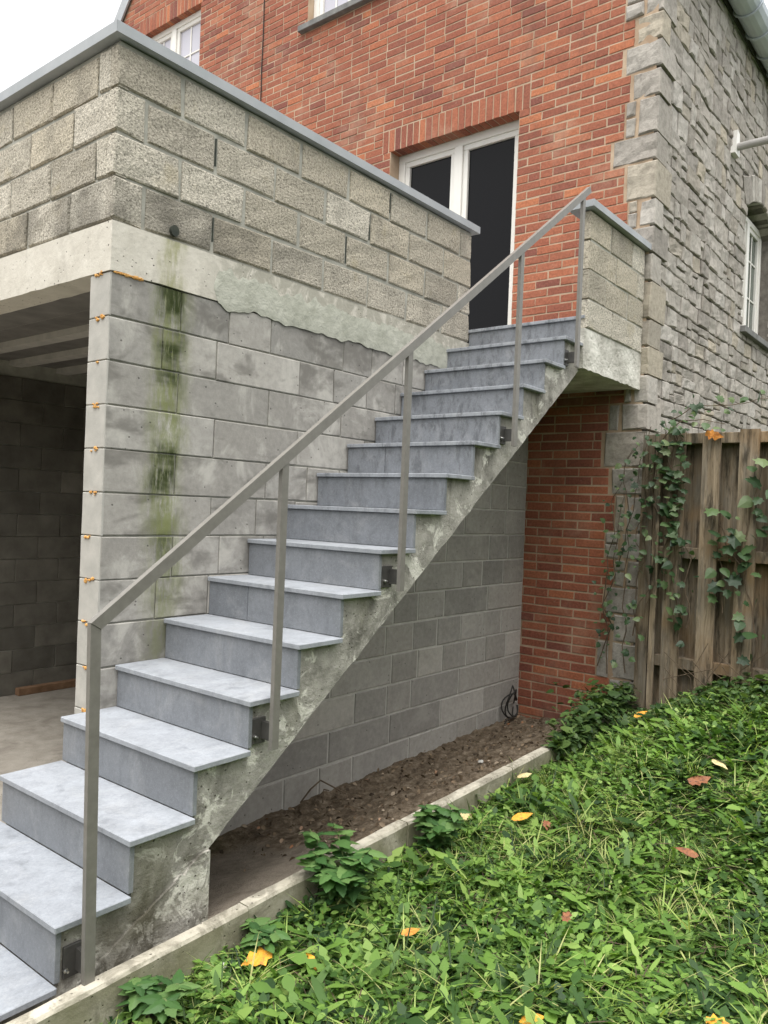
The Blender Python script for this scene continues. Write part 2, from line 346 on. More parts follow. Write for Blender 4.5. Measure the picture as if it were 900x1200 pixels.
# ------------------------------------------------------------------ mesh helpers
class MB:
    def __init__(s): s.v = []; s.f = []; s.r = []
    def add(s, vs_, fs, rnd=0.0):
        o = len(s.v); s.v.extend(vs_)
        for f in fs: s.f.append(tuple(o + i for i in f)); s.r.append(rnd)
        return s
    def box(s, x0, x1, y0, y1, z0, z1, ch=0.0, rnd=0.0):
        if x0 > x1: x0, x1 = x1, x0
        if y0 > y1: y0, y1 = y1, y0
        if z0 > z1: z0, z1 = z1, z0
        if ch <= 0:
            v = [(x, y, z) for x in (x0, x1) for y in (y0, y1) for z in (z0, z1)]
            return s.add(v, [(0, 1, 3, 2), (4, 6, 7, 5), (0, 4, 5, 1), (2, 3, 7, 6), (0, 2, 6, 4), (1, 5, 7, 3)], rnd)
        bm = bmesh.new(); bmesh.ops.create_cube(bm, size=1)
        for q in bm.verts:
            q.co = ((x0 + x1) / 2 + q.co.x * (x1 - x0), (y0 + y1) / 2 + q.co.y * (y1 - y0), (z0 + z1) / 2 + q.co.z * (z1 - z0))
        bmesh.ops.bevel(bm, geom=list(bm.edges), offset=ch, segments=1, affect='EDGES')
        bm.verts.index_update()
        s.add([tuple(q.co) for q in bm.verts], [tuple(q.index for q in f.verts) for f in bm.faces], rnd); bm.free()
        return s
    def prism_y(s, poly, y0, y1, rnd=0.0):
        """polygon of (x, z) extruded from y0 to y1 (poly counter-clockwise seen from -Y)"""
        n = len(poly)
        v = [(x, y0, z) for x, z in poly] + [(x, y1, z) for x, z in poly]
        return s.add(v, [tuple(range(n)), tuple(range(2 * n - 1, n - 1, -1))] + [(i, i + n, (i + 1) % n + n, (i + 1) % n) for i in range(n)], rnd)
    def prism_x(s, poly, x0, x1, rnd=0.0):
        """polygon of (y, z) extruded along x"""
        n = len(poly)
        v = [(x0, y, z) for y, z in poly] + [(x1, y, z) for y, z in poly]
        return s.add(v, [tuple(range(n - 1, -1, -1)), tuple(range(n, 2 * n))] + [(i, (i + 1) % n, (i + 1) % n + n, i + n) for i in range(n)], rnd)
    def tube(s, pts, rad, sides=6, rnd=0.0, cap=True):
        pts = [Vector(p) for p in pts]; rads = rad if isinstance(rad, (list, tuple)) else [rad] * len(pts)
        v = []; f = []
        up = Vector((0.13, 0.31, 0.94))
        for i, p in enumerate(pts):
            t = (pts[min(i + 1, len(pts) - 1)] - pts[max(i - 1, 0)]).normalized()
            a = t.cross(up)
            if a.length < 1e-4: a = t.cross(Vector((1, 0, 0)))
            a.normalize(); b = t.cross(a)
            for k in range(sides):
                q = 2 * math.pi * k / sides
                v.append(tuple(p + (a * math.cos(q) + b * math.sin(q)) * rads[i]))
        for i in range(len(pts) - 1):
            for k in range(sides):
                k2 = (k + 1) % sides
                f.append((i * sides + k, i * sides + k2, (i + 1) * sides + k2, (i + 1) * sides + k))
        if cap:
            f.append(tuple(range(sides))); f.append(tuple(range(len(v) - 1, len(v) - sides - 1, -1)))
        return s.add(v, f, rnd)
    def mesh(s, name, mat):
        me = bpy.data.meshes.new(name); me.from_pydata(s.v, [], s.f); me.update()
        if any(s.r):
            a = me.attributes.new('rnd', 'FLOAT', 'FACE'); a.data.foreach_set('value', s.r)
        me.materials.append(MAT[mat]); return me
    def build(s, name, mat, parent=None, fixn=True, smooth_=False):
        me = s.mesh(name, mat)
        if fixn:
            bm = bmesh.new(); bm.from_mesh(me); bmesh.ops.recalc_face_normals(bm, faces=bm.faces)
            big = [f for f in bm.faces if len(f.verts) > 4]
            if big: bmesh.ops.triangulate(bm, faces=big)
            bm.to_mesh(me); bm.free()
        if smooth_: me.polygons.foreach_set('use_smooth', [True] * len(me.polygons))
        return link(name, me, parent)
def link(name, data, parent=None):
    o = bpy.data.objects.new(name, data); COL.objects.link(o)
    if parent: o.parent = parent
    return o
def tag(o, label=None, cat=None, group=None, kind=None):
    for k, v in (('label', label), ('category', cat), ('group', group), ('kind', kind)):
        if v: o[k] = v
    return o
def empty(name, label, cat, group=None, loc=(0, 0, 0)):
    o = link(name, None); o.location = loc; o.empty_display_size = .2
    return tag(o, label, cat, group)

def piece(q, zb, zf, ch, n=2, amp=0.0, seed=0.0, jit=0.0, rg=rng):
    """a block / brick / stone in its wall frame: q = 4 (u, v) corners counter-clockwise, back zb, face zf"""
    q = [Vector((a + rg.uniform(-jit, jit), b + rg.uniform(-jit, jit))) for a, b in q]
    c = sum(q, Vector((0, 0))) / 4
    ins = []
    for p in q:
        d = c - p; ins.append(p + Vector((math.copysign(min(ch, abs(d.x) * .5), d.x), math.copysign(min(ch, abs(d.y) * .5), d.y))))
    v = [(p.x, p.y, zb) for p in q]; f = []
    def ring(c4, zfun):
        idx = []
        for e in range(4):
            a, b = c4[e], c4[(e + 1) % 4]
            for k in range(n - 1):
                t = k / (n - 1); p = a.lerp(b, t)
                idx.append(len(v)); v.append((p.x, p.y, zfun(p)))
        return idx
    r1 = ring(q, lambda p: zf - ch * .9 + amp * .3 * nz(p.x * 9 + seed, p.y * 9, seed))
    m_ = n - 1
    # back-to-front sides
    for e in range(4):
        seg = [r1[(e * m_ + k) % (4 * m_)] for k in range(m_ + 1)]
        f.append((e, (e + 1) % 4) + tuple(reversed(seg)))
    # front grid
    g = {}
    for i in range(n):
        for j in range(n):
            s_, t = i / (n - 1), j / (n - 1)
            p = ins[0].lerp(ins[1], s_).lerp(ins[3].lerp(ins[2], s_), t)
            g[i, j] = len(v); v.append((p.x, p.y, zf + amp * nz(p.x * 11 + seed, p.y * 11, seed * 1.7)))
    for i in range(n - 1):
        for j in range(n - 1): f.append((g[i, j], g[i + 1, j], g[i + 1, j + 1], g[i, j + 1]))
    per = [g[k, 0] for k in range(m_)] + [g[m_, k] for k in range(m_)] + [g[m_ - k, m_] for k in range(m_)] + [g[0, m_ - k] for k in range(m_)]
    L = len(per)
    for k in range(L): f.append((r1[k], r1[(k + 1) % L], per[(k + 1) % L], per[k]))
    return v, f

class Frame:
    """u, v on the wall, n outwards"""
    def __init__(s, o, u, v, n): s.o, s.u, s.v, s.n = map(Vector, (o, u, v, n))
    def pt(s, a, b, c=0): return s.o + s.u * a + s.v * b + s.n * c
    def mat(s, a, b, c=0):
        m_ = Matrix.Identity(4); p = s.pt(a, b, c)
        for r in range(3): m_[r][0] = s.u[r]; m_[r][1] = s.v[r]; m_[r][2] = s.n[r]; m_[r][3] = p[r]
        return m_
def place(name, me, fr, a, b, c, parent):
    o = link(name, me, parent); o.matrix_world = fr.mat(a, b, c); return o

CACHE = {}
def rect_mesh(kind, w, h, variant, depth, ch, n, amp, jit, mat):
    key = (kind, round(w, 3), round(h, 3), variant)
    if key not in CACHE:
        rg = random.Random(str(key))
        v, f = piece([(-w / 2, -h / 2), (w / 2, -h / 2), (w / 2, h / 2), (-w / 2, h / 2)], -depth, 0, ch, n, amp, rg.uniform(0, 90), jit, rg)
        CACHE[key] = MB().add(v, f).mesh(kind, mat)
    return CACHE[key]

# things that stand between the camera and the house walls (for choosing which pieces show largest)
OCC = [((0, 0, -1), (2.97, 3.8, 3.1)), ((0, 0, -1), (3.96, 3.8, 2.25)), ((2.92, -.95, 1.95), (3.955, -.8, 3.08)), ((2.9, -.94, 1.95), (3.9, 0, 2.3))] + \
      [((.093 + .258 * k, -.9, .2 + .1925 * k - .45), (.36 + .258 * k, 0, .2 + .1925 * k)) for k in range(11)] + [((3.8, -8, -1), (3.92, -1.0, 1.6))]
def hidden(p, upto=.985):
    d = Vector(p) - CAM
    for lo, hi in OCC:
        t0, t1 = 0.0, upto
        for k in range(3):
            if abs(d[k]) < 1e-9:
                if not lo[k] <= CAM[k] <= hi[k]: t0 = 2; break
                continue
            a, b = (lo[k] - CAM[k]) / d[k], (hi[k] - CAM[k]) / d[k]
            if a > b: a, b = b, a
            t0 = max(t0, a); t1 = min(t1, b)
        if t0 < t1: return True
    return False
def shows(fr, a, b, w, h):
    """projected size of a w x h piece of wall, 0 when out of frame or hidden"""
    p = [project(fr.pt(a + s_ * w / 2, b + t * h / 2)) for s_, t in ((-1, -1), (1, -1), (1, 1), (-1, 1))]
    if any(k is None for k in p): return 0
    cx, cy = sum(k[0] for k in p) / 4, sum(k[1] for k in p) / 4
    if not (-10 < cx < 910 and -10 < cy < 1210): return 0
    if all(hidden(fr.pt(a + s_ * w * .4, b + t * h * .4)) for s_, t in ((0, 0), (-1, 0), (1, 0))): return 0
    return abs(sum(p[k][0] * p[(k + 1) % 4][1] - p[(k + 1) % 4][0] * p[k][1] for k in range(4))) / 2

# ------------------------------------------------------------------ ground: lawn, soil bed, driveway
def lawn_z(x, y):
    d = -1.02 - y
    z = -.69 + .04 * max(-1, min(3, x)) * smooth(1 - d / 2)
    z += .46 * smooth((x - .9) / 2.9) * smooth((d + .05) / 1.0)
    return z + .03 * nz(x * 1.7, y * 1.7, 3) + .03 * nz(x * 5.5, y * 5.5, 13)
def soil_z(x, y):
    t = min(1, max(0, -y / .95))
    z = -.80 + .022 * x + .21 * smooth((t - .12) / .95)
    rough = smooth((x - .7) / .3)
    return z + .022 * nz(x * 5, y * 5, 1) + rough * (.018 * nz(x * 17, y * 17, 2) + .010 * nz(x * 41, y * 41, 6))
def sheet(name, xs, ys, zf, mat):
    mb = MB(); nx, ny = len(xs), len(ys)
    v = [(x, y, zf(x, y)) for x in xs for y in ys]
    f = [(i * ny + j, (i + 1) * ny + j, (i + 1) * ny + j + 1, i * ny + j + 1) for i in range(nx - 1) for j in range(ny - 1)]
    mb.add(v, f); o = mb.build(name, mat, fixn=False, smooth_=True); o['kind'] = 'structure'; return o
sheet('lawn', [-40, -14, -6, -3] + list(np.arange(-2, 4.6, .08)) + [6, 12, 40], [-40, -16, -8, -5] + list(np.arange(-4, -1.0, .08)) + [-1.012], lawn_z, 'turf')
sheet('soil_bed', list(np.arange(-1.6, 3.98, .022)), list(np.arange(-1.0, .011, .018)), soil_z, 'soil')
mb = MB(); mb.box(-40, 3.62, .02, 40, -1.0, -.80); mb.box(-40, -1.55, -1.0, .02, -1.0, -.80)
mb.build('driveway', 'floor')['kind'] = 'structure'

def hedge(pts, h, t):
    mb = MB()
    for (xa, ya), (xb, yb) in zip(pts, pts[1:]):
        L_ = math.hypot(xb - xa, yb - ya); n = int(L_ / .35); dx, dy = (xb - xa) / L_, (yb - ya) / L_; v = []; f = []
        prof = [(-t, -.9), (-t * 1.1, h * .4), (-t * .9, h * .8), (-t * .4, h), (t * .4, h), (t * .9, h * .8), (t * 1.1, h * .4), (t, -.9)]
        for k in range(n + 1):
            for j, (o_, z_) in enumerate(prof):
                d = .35 * nz(k * .45, j * 1.3, xa); v.append((xa + dx * L_ * k / n - dy * (o_ + d), ya + dy * L_ * k / n + dx * (o_ + d), z_ + (.3 * nz(k * .6, j, 3) if z_ > 0 else 0)))
        for k in range(n):
            for j in range(7): f.append((k * 8 + j, (k + 1) * 8 + j, (k + 1) * 8 + j + 1, k * 8 + j + 1))
        mb.add(v, f)
    o = mb.build('hedge', 'hedge', fixn=False); o['kind'] = 'structure'
hedge([(-10, 14), (-10, -9), (4.5, -9.5)], 3.6, .7)  # unseen hedge behind the camera, added to block low sky light
# ------------------------------------------------------------------ the house
HX, HY = 3.96, -.98
house = empty('brick_house', 'red brick gabled house with grey rubble stone side wall and stone quoins', 'house', loc=(HX, HY, -.8))
bpy.context.view_layer.update()
def hchild(o):
    return o
def adopt(o, parent):
    """parent without moving"""
    mw = o.matrix_world.copy(); o.parent = parent; o.matrix_parent_inverse = parent.matrix_world.inverted(); return o
FF = Frame((HX, 0, 0), (0, -1, 0), (0, 0, 1), (-1, 0, 0))        # brick front: u = -y
SF = Frame((0, HY, 0), (1, 0, 0), (0, 0, 1), (0, -1, 0))         # stone side: u = x
house.location = (0, 0, 0)
def verge_y(z): return 7.75 - max(0, z - 5.7) / 1.22
DOOR = (.22, 1.63, 2.28, 4.441)
WINB = (1.70, 2.84, 6.0855, 7.015)
WINA = (4.68, 5.86, 6.0855, 7.015)
OPEN = [DOOR, WINB, WINA]
SOLD = [(o[0] - .10, o[1] + .10, o[3], o[3] + .2145) for o in OPEN]
BC = .0715
# mortar backing of the front
mb = MB()
ycuts = sorted({HY + .02, 6.3} | {v for o in OPEN for v in o[:2]}); zcuts = sorted({-.85, 7.3} | {v for o in OPEN for v in o[2:]})
for i in range(len(ycuts) - 1):
    for j in range(len(zcuts) - 1):
        cy, cz = (ycuts[i] + ycuts[i + 1]) / 2, (zcuts[j] + zcuts[j + 1]) / 2
        if any(o[0] < cy < o[1] and o[2] < cz < o[3] for o in OPEN): continue
        mb.box(HX + .004, HX + .3, ycuts[i], ycuts[i + 1], zcuts[j], zcuts[j + 1])
mb.prism_x([(6.3, -.85), (7.75, -.85), (7.75, 5.7), (verge_y(7.3), 7.3), (6.3, 7.3)], HX + .004, HX + .3)
mb.prism_x([(HY + .55, 7.3), (verge_y(7.3), 7.3), (3.385, 11.0)], HX + .004, HX + .3)
front_wall = mb.build('front_wall', 'brick_mortar', house)

# quoins: (z0, z1, width on front, width on side)
quoins = []; z = -.85; k = 0
QW = [.27, .19, .30, .22, .26, .18, .29, .21, .25, .32]
while z < 5.5:
    rows = rng.choice([3, 3, 3, 4]); h = rows * BC
    quoins.append((z, z + h, QW[k % 10] + rng.uniform(-.03, .03), rng.uniform(.16, .24) if k % 2 else rng.uniform(.26, .38), rng.random() < .4))
    z += h; k += 1
def quoin_w(z0, z1):
    return max([q[2] for q in quoins if q[0] < z1 - .01 and q[1] > z0 + .01] or [.02])
for z0, z1, wf, ws, split in quoins:
    mbq = MB(); pr = rng.uniform(.0, .010)
    wa = wf * rng.uniform(.45, .7) if split else wf
    # corner block: rough box proud of both walls
    v, f = piece([(-wa / 2, -(z1 - z0) / 2 + .008), (wa / 2, -(z1 - z0) / 2 + .008), (wa / 2, (z1 - z0) / 2 - .008), (-wa / 2, (z1 - z0) / 2 - .008)], -ws, pr, .010, 4, .018, rng.uniform(0, 50), .006)
    me = MB().add(v, f).mesh('quoin_stone', 'stone')
    place('quoin_stone', me, FF, -HY - wa / 2 + .012 + rng.uniform(0, .012), (z0 + z1) / 2, 0, front_wall)
    if split:
        wb = wf - wa
        hh = z1 - z0
        parts = [(0, hh)] if rng.random() < .5 else [(0, hh * .55), (hh * .55, hh)]
        for a, b in parts:
            v, f = piece([(-wb / 2 + .007, a - hh / 2 + .007), (wb / 2 - .007, a - hh / 2 + .007), (wb / 2 - .007, b - hh / 2 - .007), (-wb / 2 + .007, b - hh / 2 - .007)], -.05, rng.uniform(.004, .02), .01, 3, .016, rng.uniform(0, 50), .006)
            place('quoin_stone', MB().add(v, f).mesh('quoin_stone', 'stone'), FF, -HY - wa - wb / 2, (z0 + z1) / 2, 0, front_wall)

# bricks: running bond, cut at openings, quoins and the verge
bricks = []
BL = .23; row = 0; z = -.85
while z < 10.6:
    z1 = z + BC
    ulo, uhi = -verge_y(z1) + .02, -HY - quoin_w(z, z1) - .004
    if z1 > 5.7: uhi = min(uhi, 1.0 - (z1 - 5.7) / 1.22 - .02) if z1 > 6.6 else uhi
    segs = [(ulo, uhi)]
    for o in OPEN + SOLD:
        if o[2] < z1 - .012 and o[3] > z + .012:
            segs = [s for a, b in segs for s in ((a, min(b, -o[1])), (max(a, -o[0]), b)) if s[1] - s[0] > .03]
    off = (row % 2) * BL / 2 + rng.uniform(-.006, .006)
    for a, b in segs:
        k0 = math.floor((a - off) / BL); cuts = [a]
        e = off + (k0 + 1) * BL
        while e < b - .035:
            if e - cuts[-1] > .035: cuts.append(e)
            e += BL * (.5 if rng.random() < .008 else 1)
        cuts.append(b)
        for c0, c1 in zip(cuts, cuts[1:]):
            if (c0 + c1) / 2 < -.12 and z1 < 2.15: continue          # inside the garage's party line
            bricks.append((c0 + .0048, c1 - .0048, z + .0052, z1 - .0052))
    z = z1; row += 1
for (y0, y1, z0, z1) in SOLD:
    n = round((y1 - y0) / .0735); w = (y1 - y0) / n
    for k in range(n): bricks.append((-y1 + k * w + .005, -y1 + (k + 1) * w - .005, z0 - .004, z1 - .005))
ranked = sorted(range(len(bricks)), key=lambda i: -shows(FF, (bricks[i][0] + bricks[i][1]) / 2, (bricks[i][2] + bricks[i][3]) / 2, bricks[i][1] - bricks[i][0], bricks[i][3] - bricks[i][2]))
single = set(ranked[:300])
field = MB()
for i, (a, b, c, d) in enumerate(bricks):
    w, h = round(b - a, 2) if i in single else b - a, d - c
    proud = rng.uniform(-.0025, .0025)
    if i in single:
        me = rect_mesh('brick', b - a if abs(b - a - .2204) > .012 else .2204, round(h, 3), rng.randrange(6), .02 if h < .1 else .13, .0035, 3, .003, .0022, 'brick')
        place('brick', me, FF, (a + b) / 2, (c + d) / 2, proud, front_wall)
    else:
        v, f = piece([(a, c), (b, c), (b, d), (a, d)], -.02 if d - c < .1 else -.13, proud, .0035, 2, .002, rng.uniform(0, 50), .0022)
        field.add([tuple(FF.pt(*p)) for p in v], f, rng.random())
o = field.build('brick_field', 'brick', front_wall, fixn=False); o['kind'] = 'stuff'

# stone side wall
WIN = (6.55, 7.72, 2.97, 4.20); ARCH = .20; WEND = 9.6
mb = MB()
TH = .3
def sidebox(x0, x1, z0, z1): mb.box(x0, x1, HY + .018, HY + TH, z0, z1)
sidebox(HX + .02, WIN[0], -.85, 5.85); sidebox(WIN[1], WEND, -.85, 5.85); sidebox(WIN[0], WIN[1], -.85, WIN[2]); sidebox(WIN[0], WIN[1], WIN[3] + ARCH + .02, 5.85)
def arch_z(x):
    t = (x - (WIN[0] + WIN[1]) / 2) / ((WIN[1] - WIN[0]) / 2); return WIN[3] + ARCH * (1 - t * t)
for k in range(12):
    xa, xb = [WIN[0] + (WIN[1] - WIN[0]) * q / 12 for q in (k, k + 1)]
    mb.prism_y([(xa, arch_z(xa)), (xb, arch_z(xb)), (xb, WIN[3] + ARCH + .02), (xa, WIN[3] + ARCH + .02)], HY + .018, HY + TH)
side_wall = mb.build('side_wall', 'stone_mortar', house)
def warp(u, v): return (u + .022 * nz(u * 2.5, v * 2.5, 7), v + .022 * nz(u * 2.2, v * 2.2, 17) + .010 * nz(u * 7, v * 7, 27))
stones = []
z = -.85; cr = 0
while z < 5.7:
    h = rng.uniform(.13, .21); z1 = min(5.72, z + h)
    qs = max([q[3] for q in quoins if q[0] < z1 and q[1] > z] or [0])
    for a0, b0 in ((HX + qs * .72, WIN[0]), (WIN[1], WEND)) if (z1 > WIN[2] + .05 and z < WIN[3] + .05) else ((HX + qs * .72, WEND),):
        x = a0
        while x < b0 - .02:
            w = rng.uniform(.11, .33); x1 = x + w
            if x1 > b0 - .10: x1 = b0
            r = rng.random(); cells = []
            if r < .30 and h > .15:
                t = rng.uniform(.35, .65); cells = [(x, x1, z, z + (z1 - z) * t), (x, x1, z + (z1 - z) * t, z1)]
            elif r < .48 and w > .24 and h > .15:
                t = rng.uniform(.35, .65); tx = x + (x1 - x) * rng.uniform(.4, .6)
                cells = [(x, tx, z, z1), (tx, x1, z, z + (z1 - z) * t), (tx, x1, z + (z1 - z) * t, z1)]
            else: cells = [(x, x1, z, z1)]
            for c in cells:
                mx, mz = (c[0] + c[1]) / 2, (c[2] + c[3]) / 2
                if WIN[0] - .05 < mx < WIN[1] + .05 and WIN[3] - .02 < mz < arch_z(min(max(mx, WIN[0]), WIN[1])) + .27: continue
                stones.append(c)
            x = x1
    z = z1
sranked = sorted(range(len(stones)), key=lambda i: -shows(SF, (stones[i][0] + stones[i][1]) / 2, (stones[i][2] + stones[i][3]) / 2, stones[i][1] - stones[i][0], stones[i][3] - stones[i][2]))
ssingle = set(sranked[:300]); rubble = MB()
for i, (a, b, c, d) in enumerate(stones):
    g = .0055
    q = [warp(a, c), warp(b, c), warp(b, d), warp(a, d)]
    cx, cz = sum(p[0] for p in q) / 4, sum(p[1] for p in q) / 4
    q = [(p[0] + math.copysign(g, cx - p[0]), p[1] + math.copysign(g, cz - p[1])) for p in q]
    pr = rng.uniform(-.005, .009)
    if i in ssingle:
        v, f = piece([(p[0] - cx, p[1] - cz) for p in q], -.035, pr, .008, 4, .016, rng.uniform(0, 99), .006)
        place('stone', MB().add(v, f).mesh('stone', 'stone'), SF, cx, cz, 0, side_wall)
    else:
        v, f = piece(q, -.035, pr, .008, 3, .014, rng.uniform(0, 99), .006)
        rubble.add([tuple(SF.pt(*p)) for p in v], f, rng.random())
o = rubble.build('rubble_field', 'stone', side_wall, fixn=False); o['kind'] = 'stuff'
# arch stones over the side window
nv = 11
for k in range(nv):
    xa, xb = [WIN[0] - .06 + (WIN[1] - WIN[0] + .12) * q / nv for q in (k, k + 1)]
    ca, cb = min(max(xa, WIN[0]), WIN[1]), min(max(xb, WIN[0]), WIN[1]); mid = (WIN[0] + WIN[1]) / 2
    ta, tb = (xa - mid) * .22, (xb - mid) * .22
    q = [(xa + .006, arch_z(ca)), (xb - .006, arch_z(cb)), (xb + tb - .006, arch_z(cb) + .25), (xa + ta + .006, arch_z(ca) + .25)]
    cx, cz = sum(p[0] for p in q) / 4, sum(p[1] for p in q) / 4
    v, f = piece([(p[0] - cx, p[1] - cz) for p in q], -.20, .012, .01, 3, .015, k, .004)
    place('arch_stone', MB().add(v, f).mesh('arch_stone', 'stone'), SF, cx, cz, 0, side_wall)

def window_unit(name, fr, u0, u1, v0, v1, depth, panes, glass, label, fw=.07, bars=True, sill=True):
    """panes: list of (u fraction start, end); fr n points outwards; depth behind the wall face"""
    w = link(name, None, house); w['label'] = label
    def bar(nm, a, b, c, d, z0, z1, mat='pvc', par=w):
        mbx = MB(); mbx.box(a, b, c, d, z0, z1, .004)
        mbx.v = [tuple(fr.pt(*p)) for p in mbx.v]; return mbx.build(nm, mat, par)
    z0, z1 = -depth - .07, -depth
    bar('frame', u0, u1, v1 - fw, v1, z0, z1); bar('frame', u0, u1, v0, v0 + fw, z0, z1)
    bar('frame', u0, u0 + fw, v0 + fw, v1 - fw, z0, z1); bar('frame', u1 - fw, u1, v0 + fw, v1 - fw, z0, z1)
    U = u1 - u0
    for k, (a, b) in enumerate(panes):
        pa, pb = u0 + U * a, u0 + U * b
        if k: bar('mullion', pa - .045, pa + .045, v0 + fw, v1 - fw, z0, z1 + .006)
        pa = max(pa + (.045 if k else 0), u0 + fw); pb = min(pb - (.045 if k < len(panes) - 1 else 0), u1 - fw)
        s_ = .05
        for e in ((pa, pb, v1 - fw - s_, v1 - fw), (pa, pb, v0 + fw, v0 + fw + s_), (pa, pa + s_, v0 + fw + s_, v1 - fw - s_), (pb - s_, pb, v0 + fw + s_, v1 - fw - s_)):
            bar('sash', *e, z0 + .01, z1 - .014)
        bar('pane', pa + s_, pb - s_, v0 + fw + s_, v1 - fw - s_, z0 + .02, z0 + .03, glass)
        if bars:
            mu = (pa + pb) / 2
            bar('glazing_bar', mu - .011, mu + .011, v0 + fw + s_, v1 - fw - s_, z0 + .0305, z0 + .042)
            for t in ((.38, .69) if bars == 2 else (.5,)):
                mv = v0 + (v1 - v0) * t; bar('glazing_bar', pa + s_, pb - s_, mv - .011, mv + .011, z0 + .0305, z0 + .041)
    if sill: bar('sill', u0 - .09, u1 + .09, v0 - .065, v0 - .002, -depth, .06, 'sill')
    return w
window_unit('patio_door', FF, -DOOR[1], -DOOR[0], DOOR[2], DOOR[3], .14, [(0, .5), (.5, 1)], 'glass', 'white framed double glazed door with dark glass', .075, False, False)
window_unit('window', FF, -WINB[1], -WINB[0], WINB[2], WINB[3], .085, [(0, .5), (.5, 1)], 'pale_glass', 'white upper window above the door, cut by the top of the picture')
window_unit('window', FF, -WINA[1], -WINA[0], WINA[2], WINA[3], .085, [(0, .46), (.46, 1)], 'pale_glass', 'white upper window just above the garage coping')
window_unit('window', SF, WIN[0], WIN[1], WIN[2], WIN[3] + .09, .13, [(0, .5), (.5, 1)], 'side_glass', 'white arched window in the stone side wall', .06, 2, True)
# reveals: dark backing room so openings are closed
mb = MB()
for o in OPEN: mb.box(HX + .24, HX + .28, o[0] - .05, o[1] + .05, o[2] - .05, o[3] + .05)
mb.box(WIN[0] - .05, WIN[1] + .05, HY + .25, HY + .28, WIN[2], WIN[3] + ARCH + .1)
mb.build('inner_lining', 'hole', house)
# roof, verge trim, gutter
mb = MB()
for s_ in (-1, 1):
    w_ = 4.62 if s_ > 0 else 4.385; e = 3.385 + s_ * w_; ez = 11.0 - w_ * 1.22 + .06
    mb.prism_x([(3.385, 11.06), (e, ez), (e, ez + .16), (3.385, 11.22)], HX - .02, 14)
roof = mb.build('roof', 'roof', house)
mb = MB()
for s_ in (-1, 1):
    w_ = 4.60 if s_ > 0 else 4.36; e = 3.385 + s_ * w_; ez = 11.0 - w_ * 1.22
    mb.prism_x([(3.385, 10.98), (e, ez - .05), (e, ez + .20), (3.385, 11.25)], HX - .045, HX - .021)
mb.build('verge_trim', 'zinc', roof)
GZ = 5.70
mb = MB(); prof = []
for k in range(9):
    a = math.pi + math.pi * k / 8; prof.append((HY - .145 + .125 * math.cos(a), GZ + .10 + .115 * math.sin(a)))
inner = [(y * 1.0 + (HY - .145 - y) * .06, z + .006) for y, z in reversed(prof)]
mb.prism_x(prof + inner, HX - .12, 12)
gut = mb.build('gutter', 'gutter', house)
x = HX + .1
while x < 10:
    mb = MB(); mb.tube([(x, HY - .145 + .136 * math.cos(math.pi + math.pi * k / 8), GZ + .10 + .126 * math.sin(math.pi + math.pi * k / 8)) for k in range(9)], .012, 5)
    mb.build('gutter_bracket', 'gutter', gut); x += .42
mb = MB(); mb.box(HX - .05, 12, HY - .019, HY + .03, 5.735, 5.80); mb.build('eaves_board', 'zinc', house)
# thin black cable down the brick front
mb = MB(); mb.tube([(HX - .008, 3.53 + .012 * nz(k * .9), 2.6 + k * .25) for k in range(26)], .006, 5); mb.build('wall_cable', 'cable', house)

# ------------------------------------------------------------------ the garage
garage = empty('block_garage', 'unfinished grey concrete block garage with open front and flat roof terrace parapet', 'garage')
GS = Frame((0, 0, 0), (1, 0, 0), (0, 0, 1), (0, -1, 0))        # side wall, u = x
GF = Frame((0, 0, 0), (0, -1, 0), (0, 0, 1), (-1, 0, 0))       # front, u = -y
GI = Frame((0, 3.63, 0), (1, 0, 0), (0, 0, 1), (0, -1, 0))     # inner face of the far side wall
WT = .165
mb = MB(); mb.prism_y([(.006, -.85), (.20, -.85), (.20, -.152), (3.02, 1.998), (.006, 1.998)], .0085, WT - .004); side = mb.build('side_wall', 'block_mortar', garage)
mb = MB(); mb.prism_y([(.2005, -.85), (HX, -.85), (HX, 1.998), (3.0205, 1.998), (.2005, -.1525)], .0058, WT - .004); mb.build('joint_mortar', 'pale_mortar', side)
def lay(fr, parent, u0, u1, z0, rows, offs, mat, name, depth, ch, n, amp, jit, gap, hgap, first=None, length=.4, proudv=.002, off=0.0):
    for r in range(rows):
        b0 = z0 + r * .2
        e = u0; cuts = [u0]
        nx = u0 + offs[r % len(offs)]
        while nx < u1 - .06: cuts.append(nx); nx += length
        cuts.append(u1)
        if length == .6:
            more_ = []
            for a, b in zip(cuts, cuts[1:]):
                if b - a > .55 and rng.random() < .45: more_.append((a + b) / 2 + rng.uniform(-.03, .03))
            cuts = sorted(cuts + more_)
        for a, b in zip(cuts, cuts[1:]):
            low = fr is GS and b0 + .1 < .757 * (a + b) / 2 - .25
            w, h = b - a - (gap if not low else .014), .2 - (hgap if not low else .012)
            me = rect_mesh(name + mat, w, h, rng.randrange(4), depth, ch, n, amp, jit, mat)
            place('block', me, fr, (a + b) / 2, b0 + .1, off + rng.uniform(-proudv, proudv), parent)
lay(GS, side, 0.0, HX - .004, -.8, 14, [.62, .39], 'block', 'b', .10, .004, 3, .002, .002, .006, .006, length=.6)
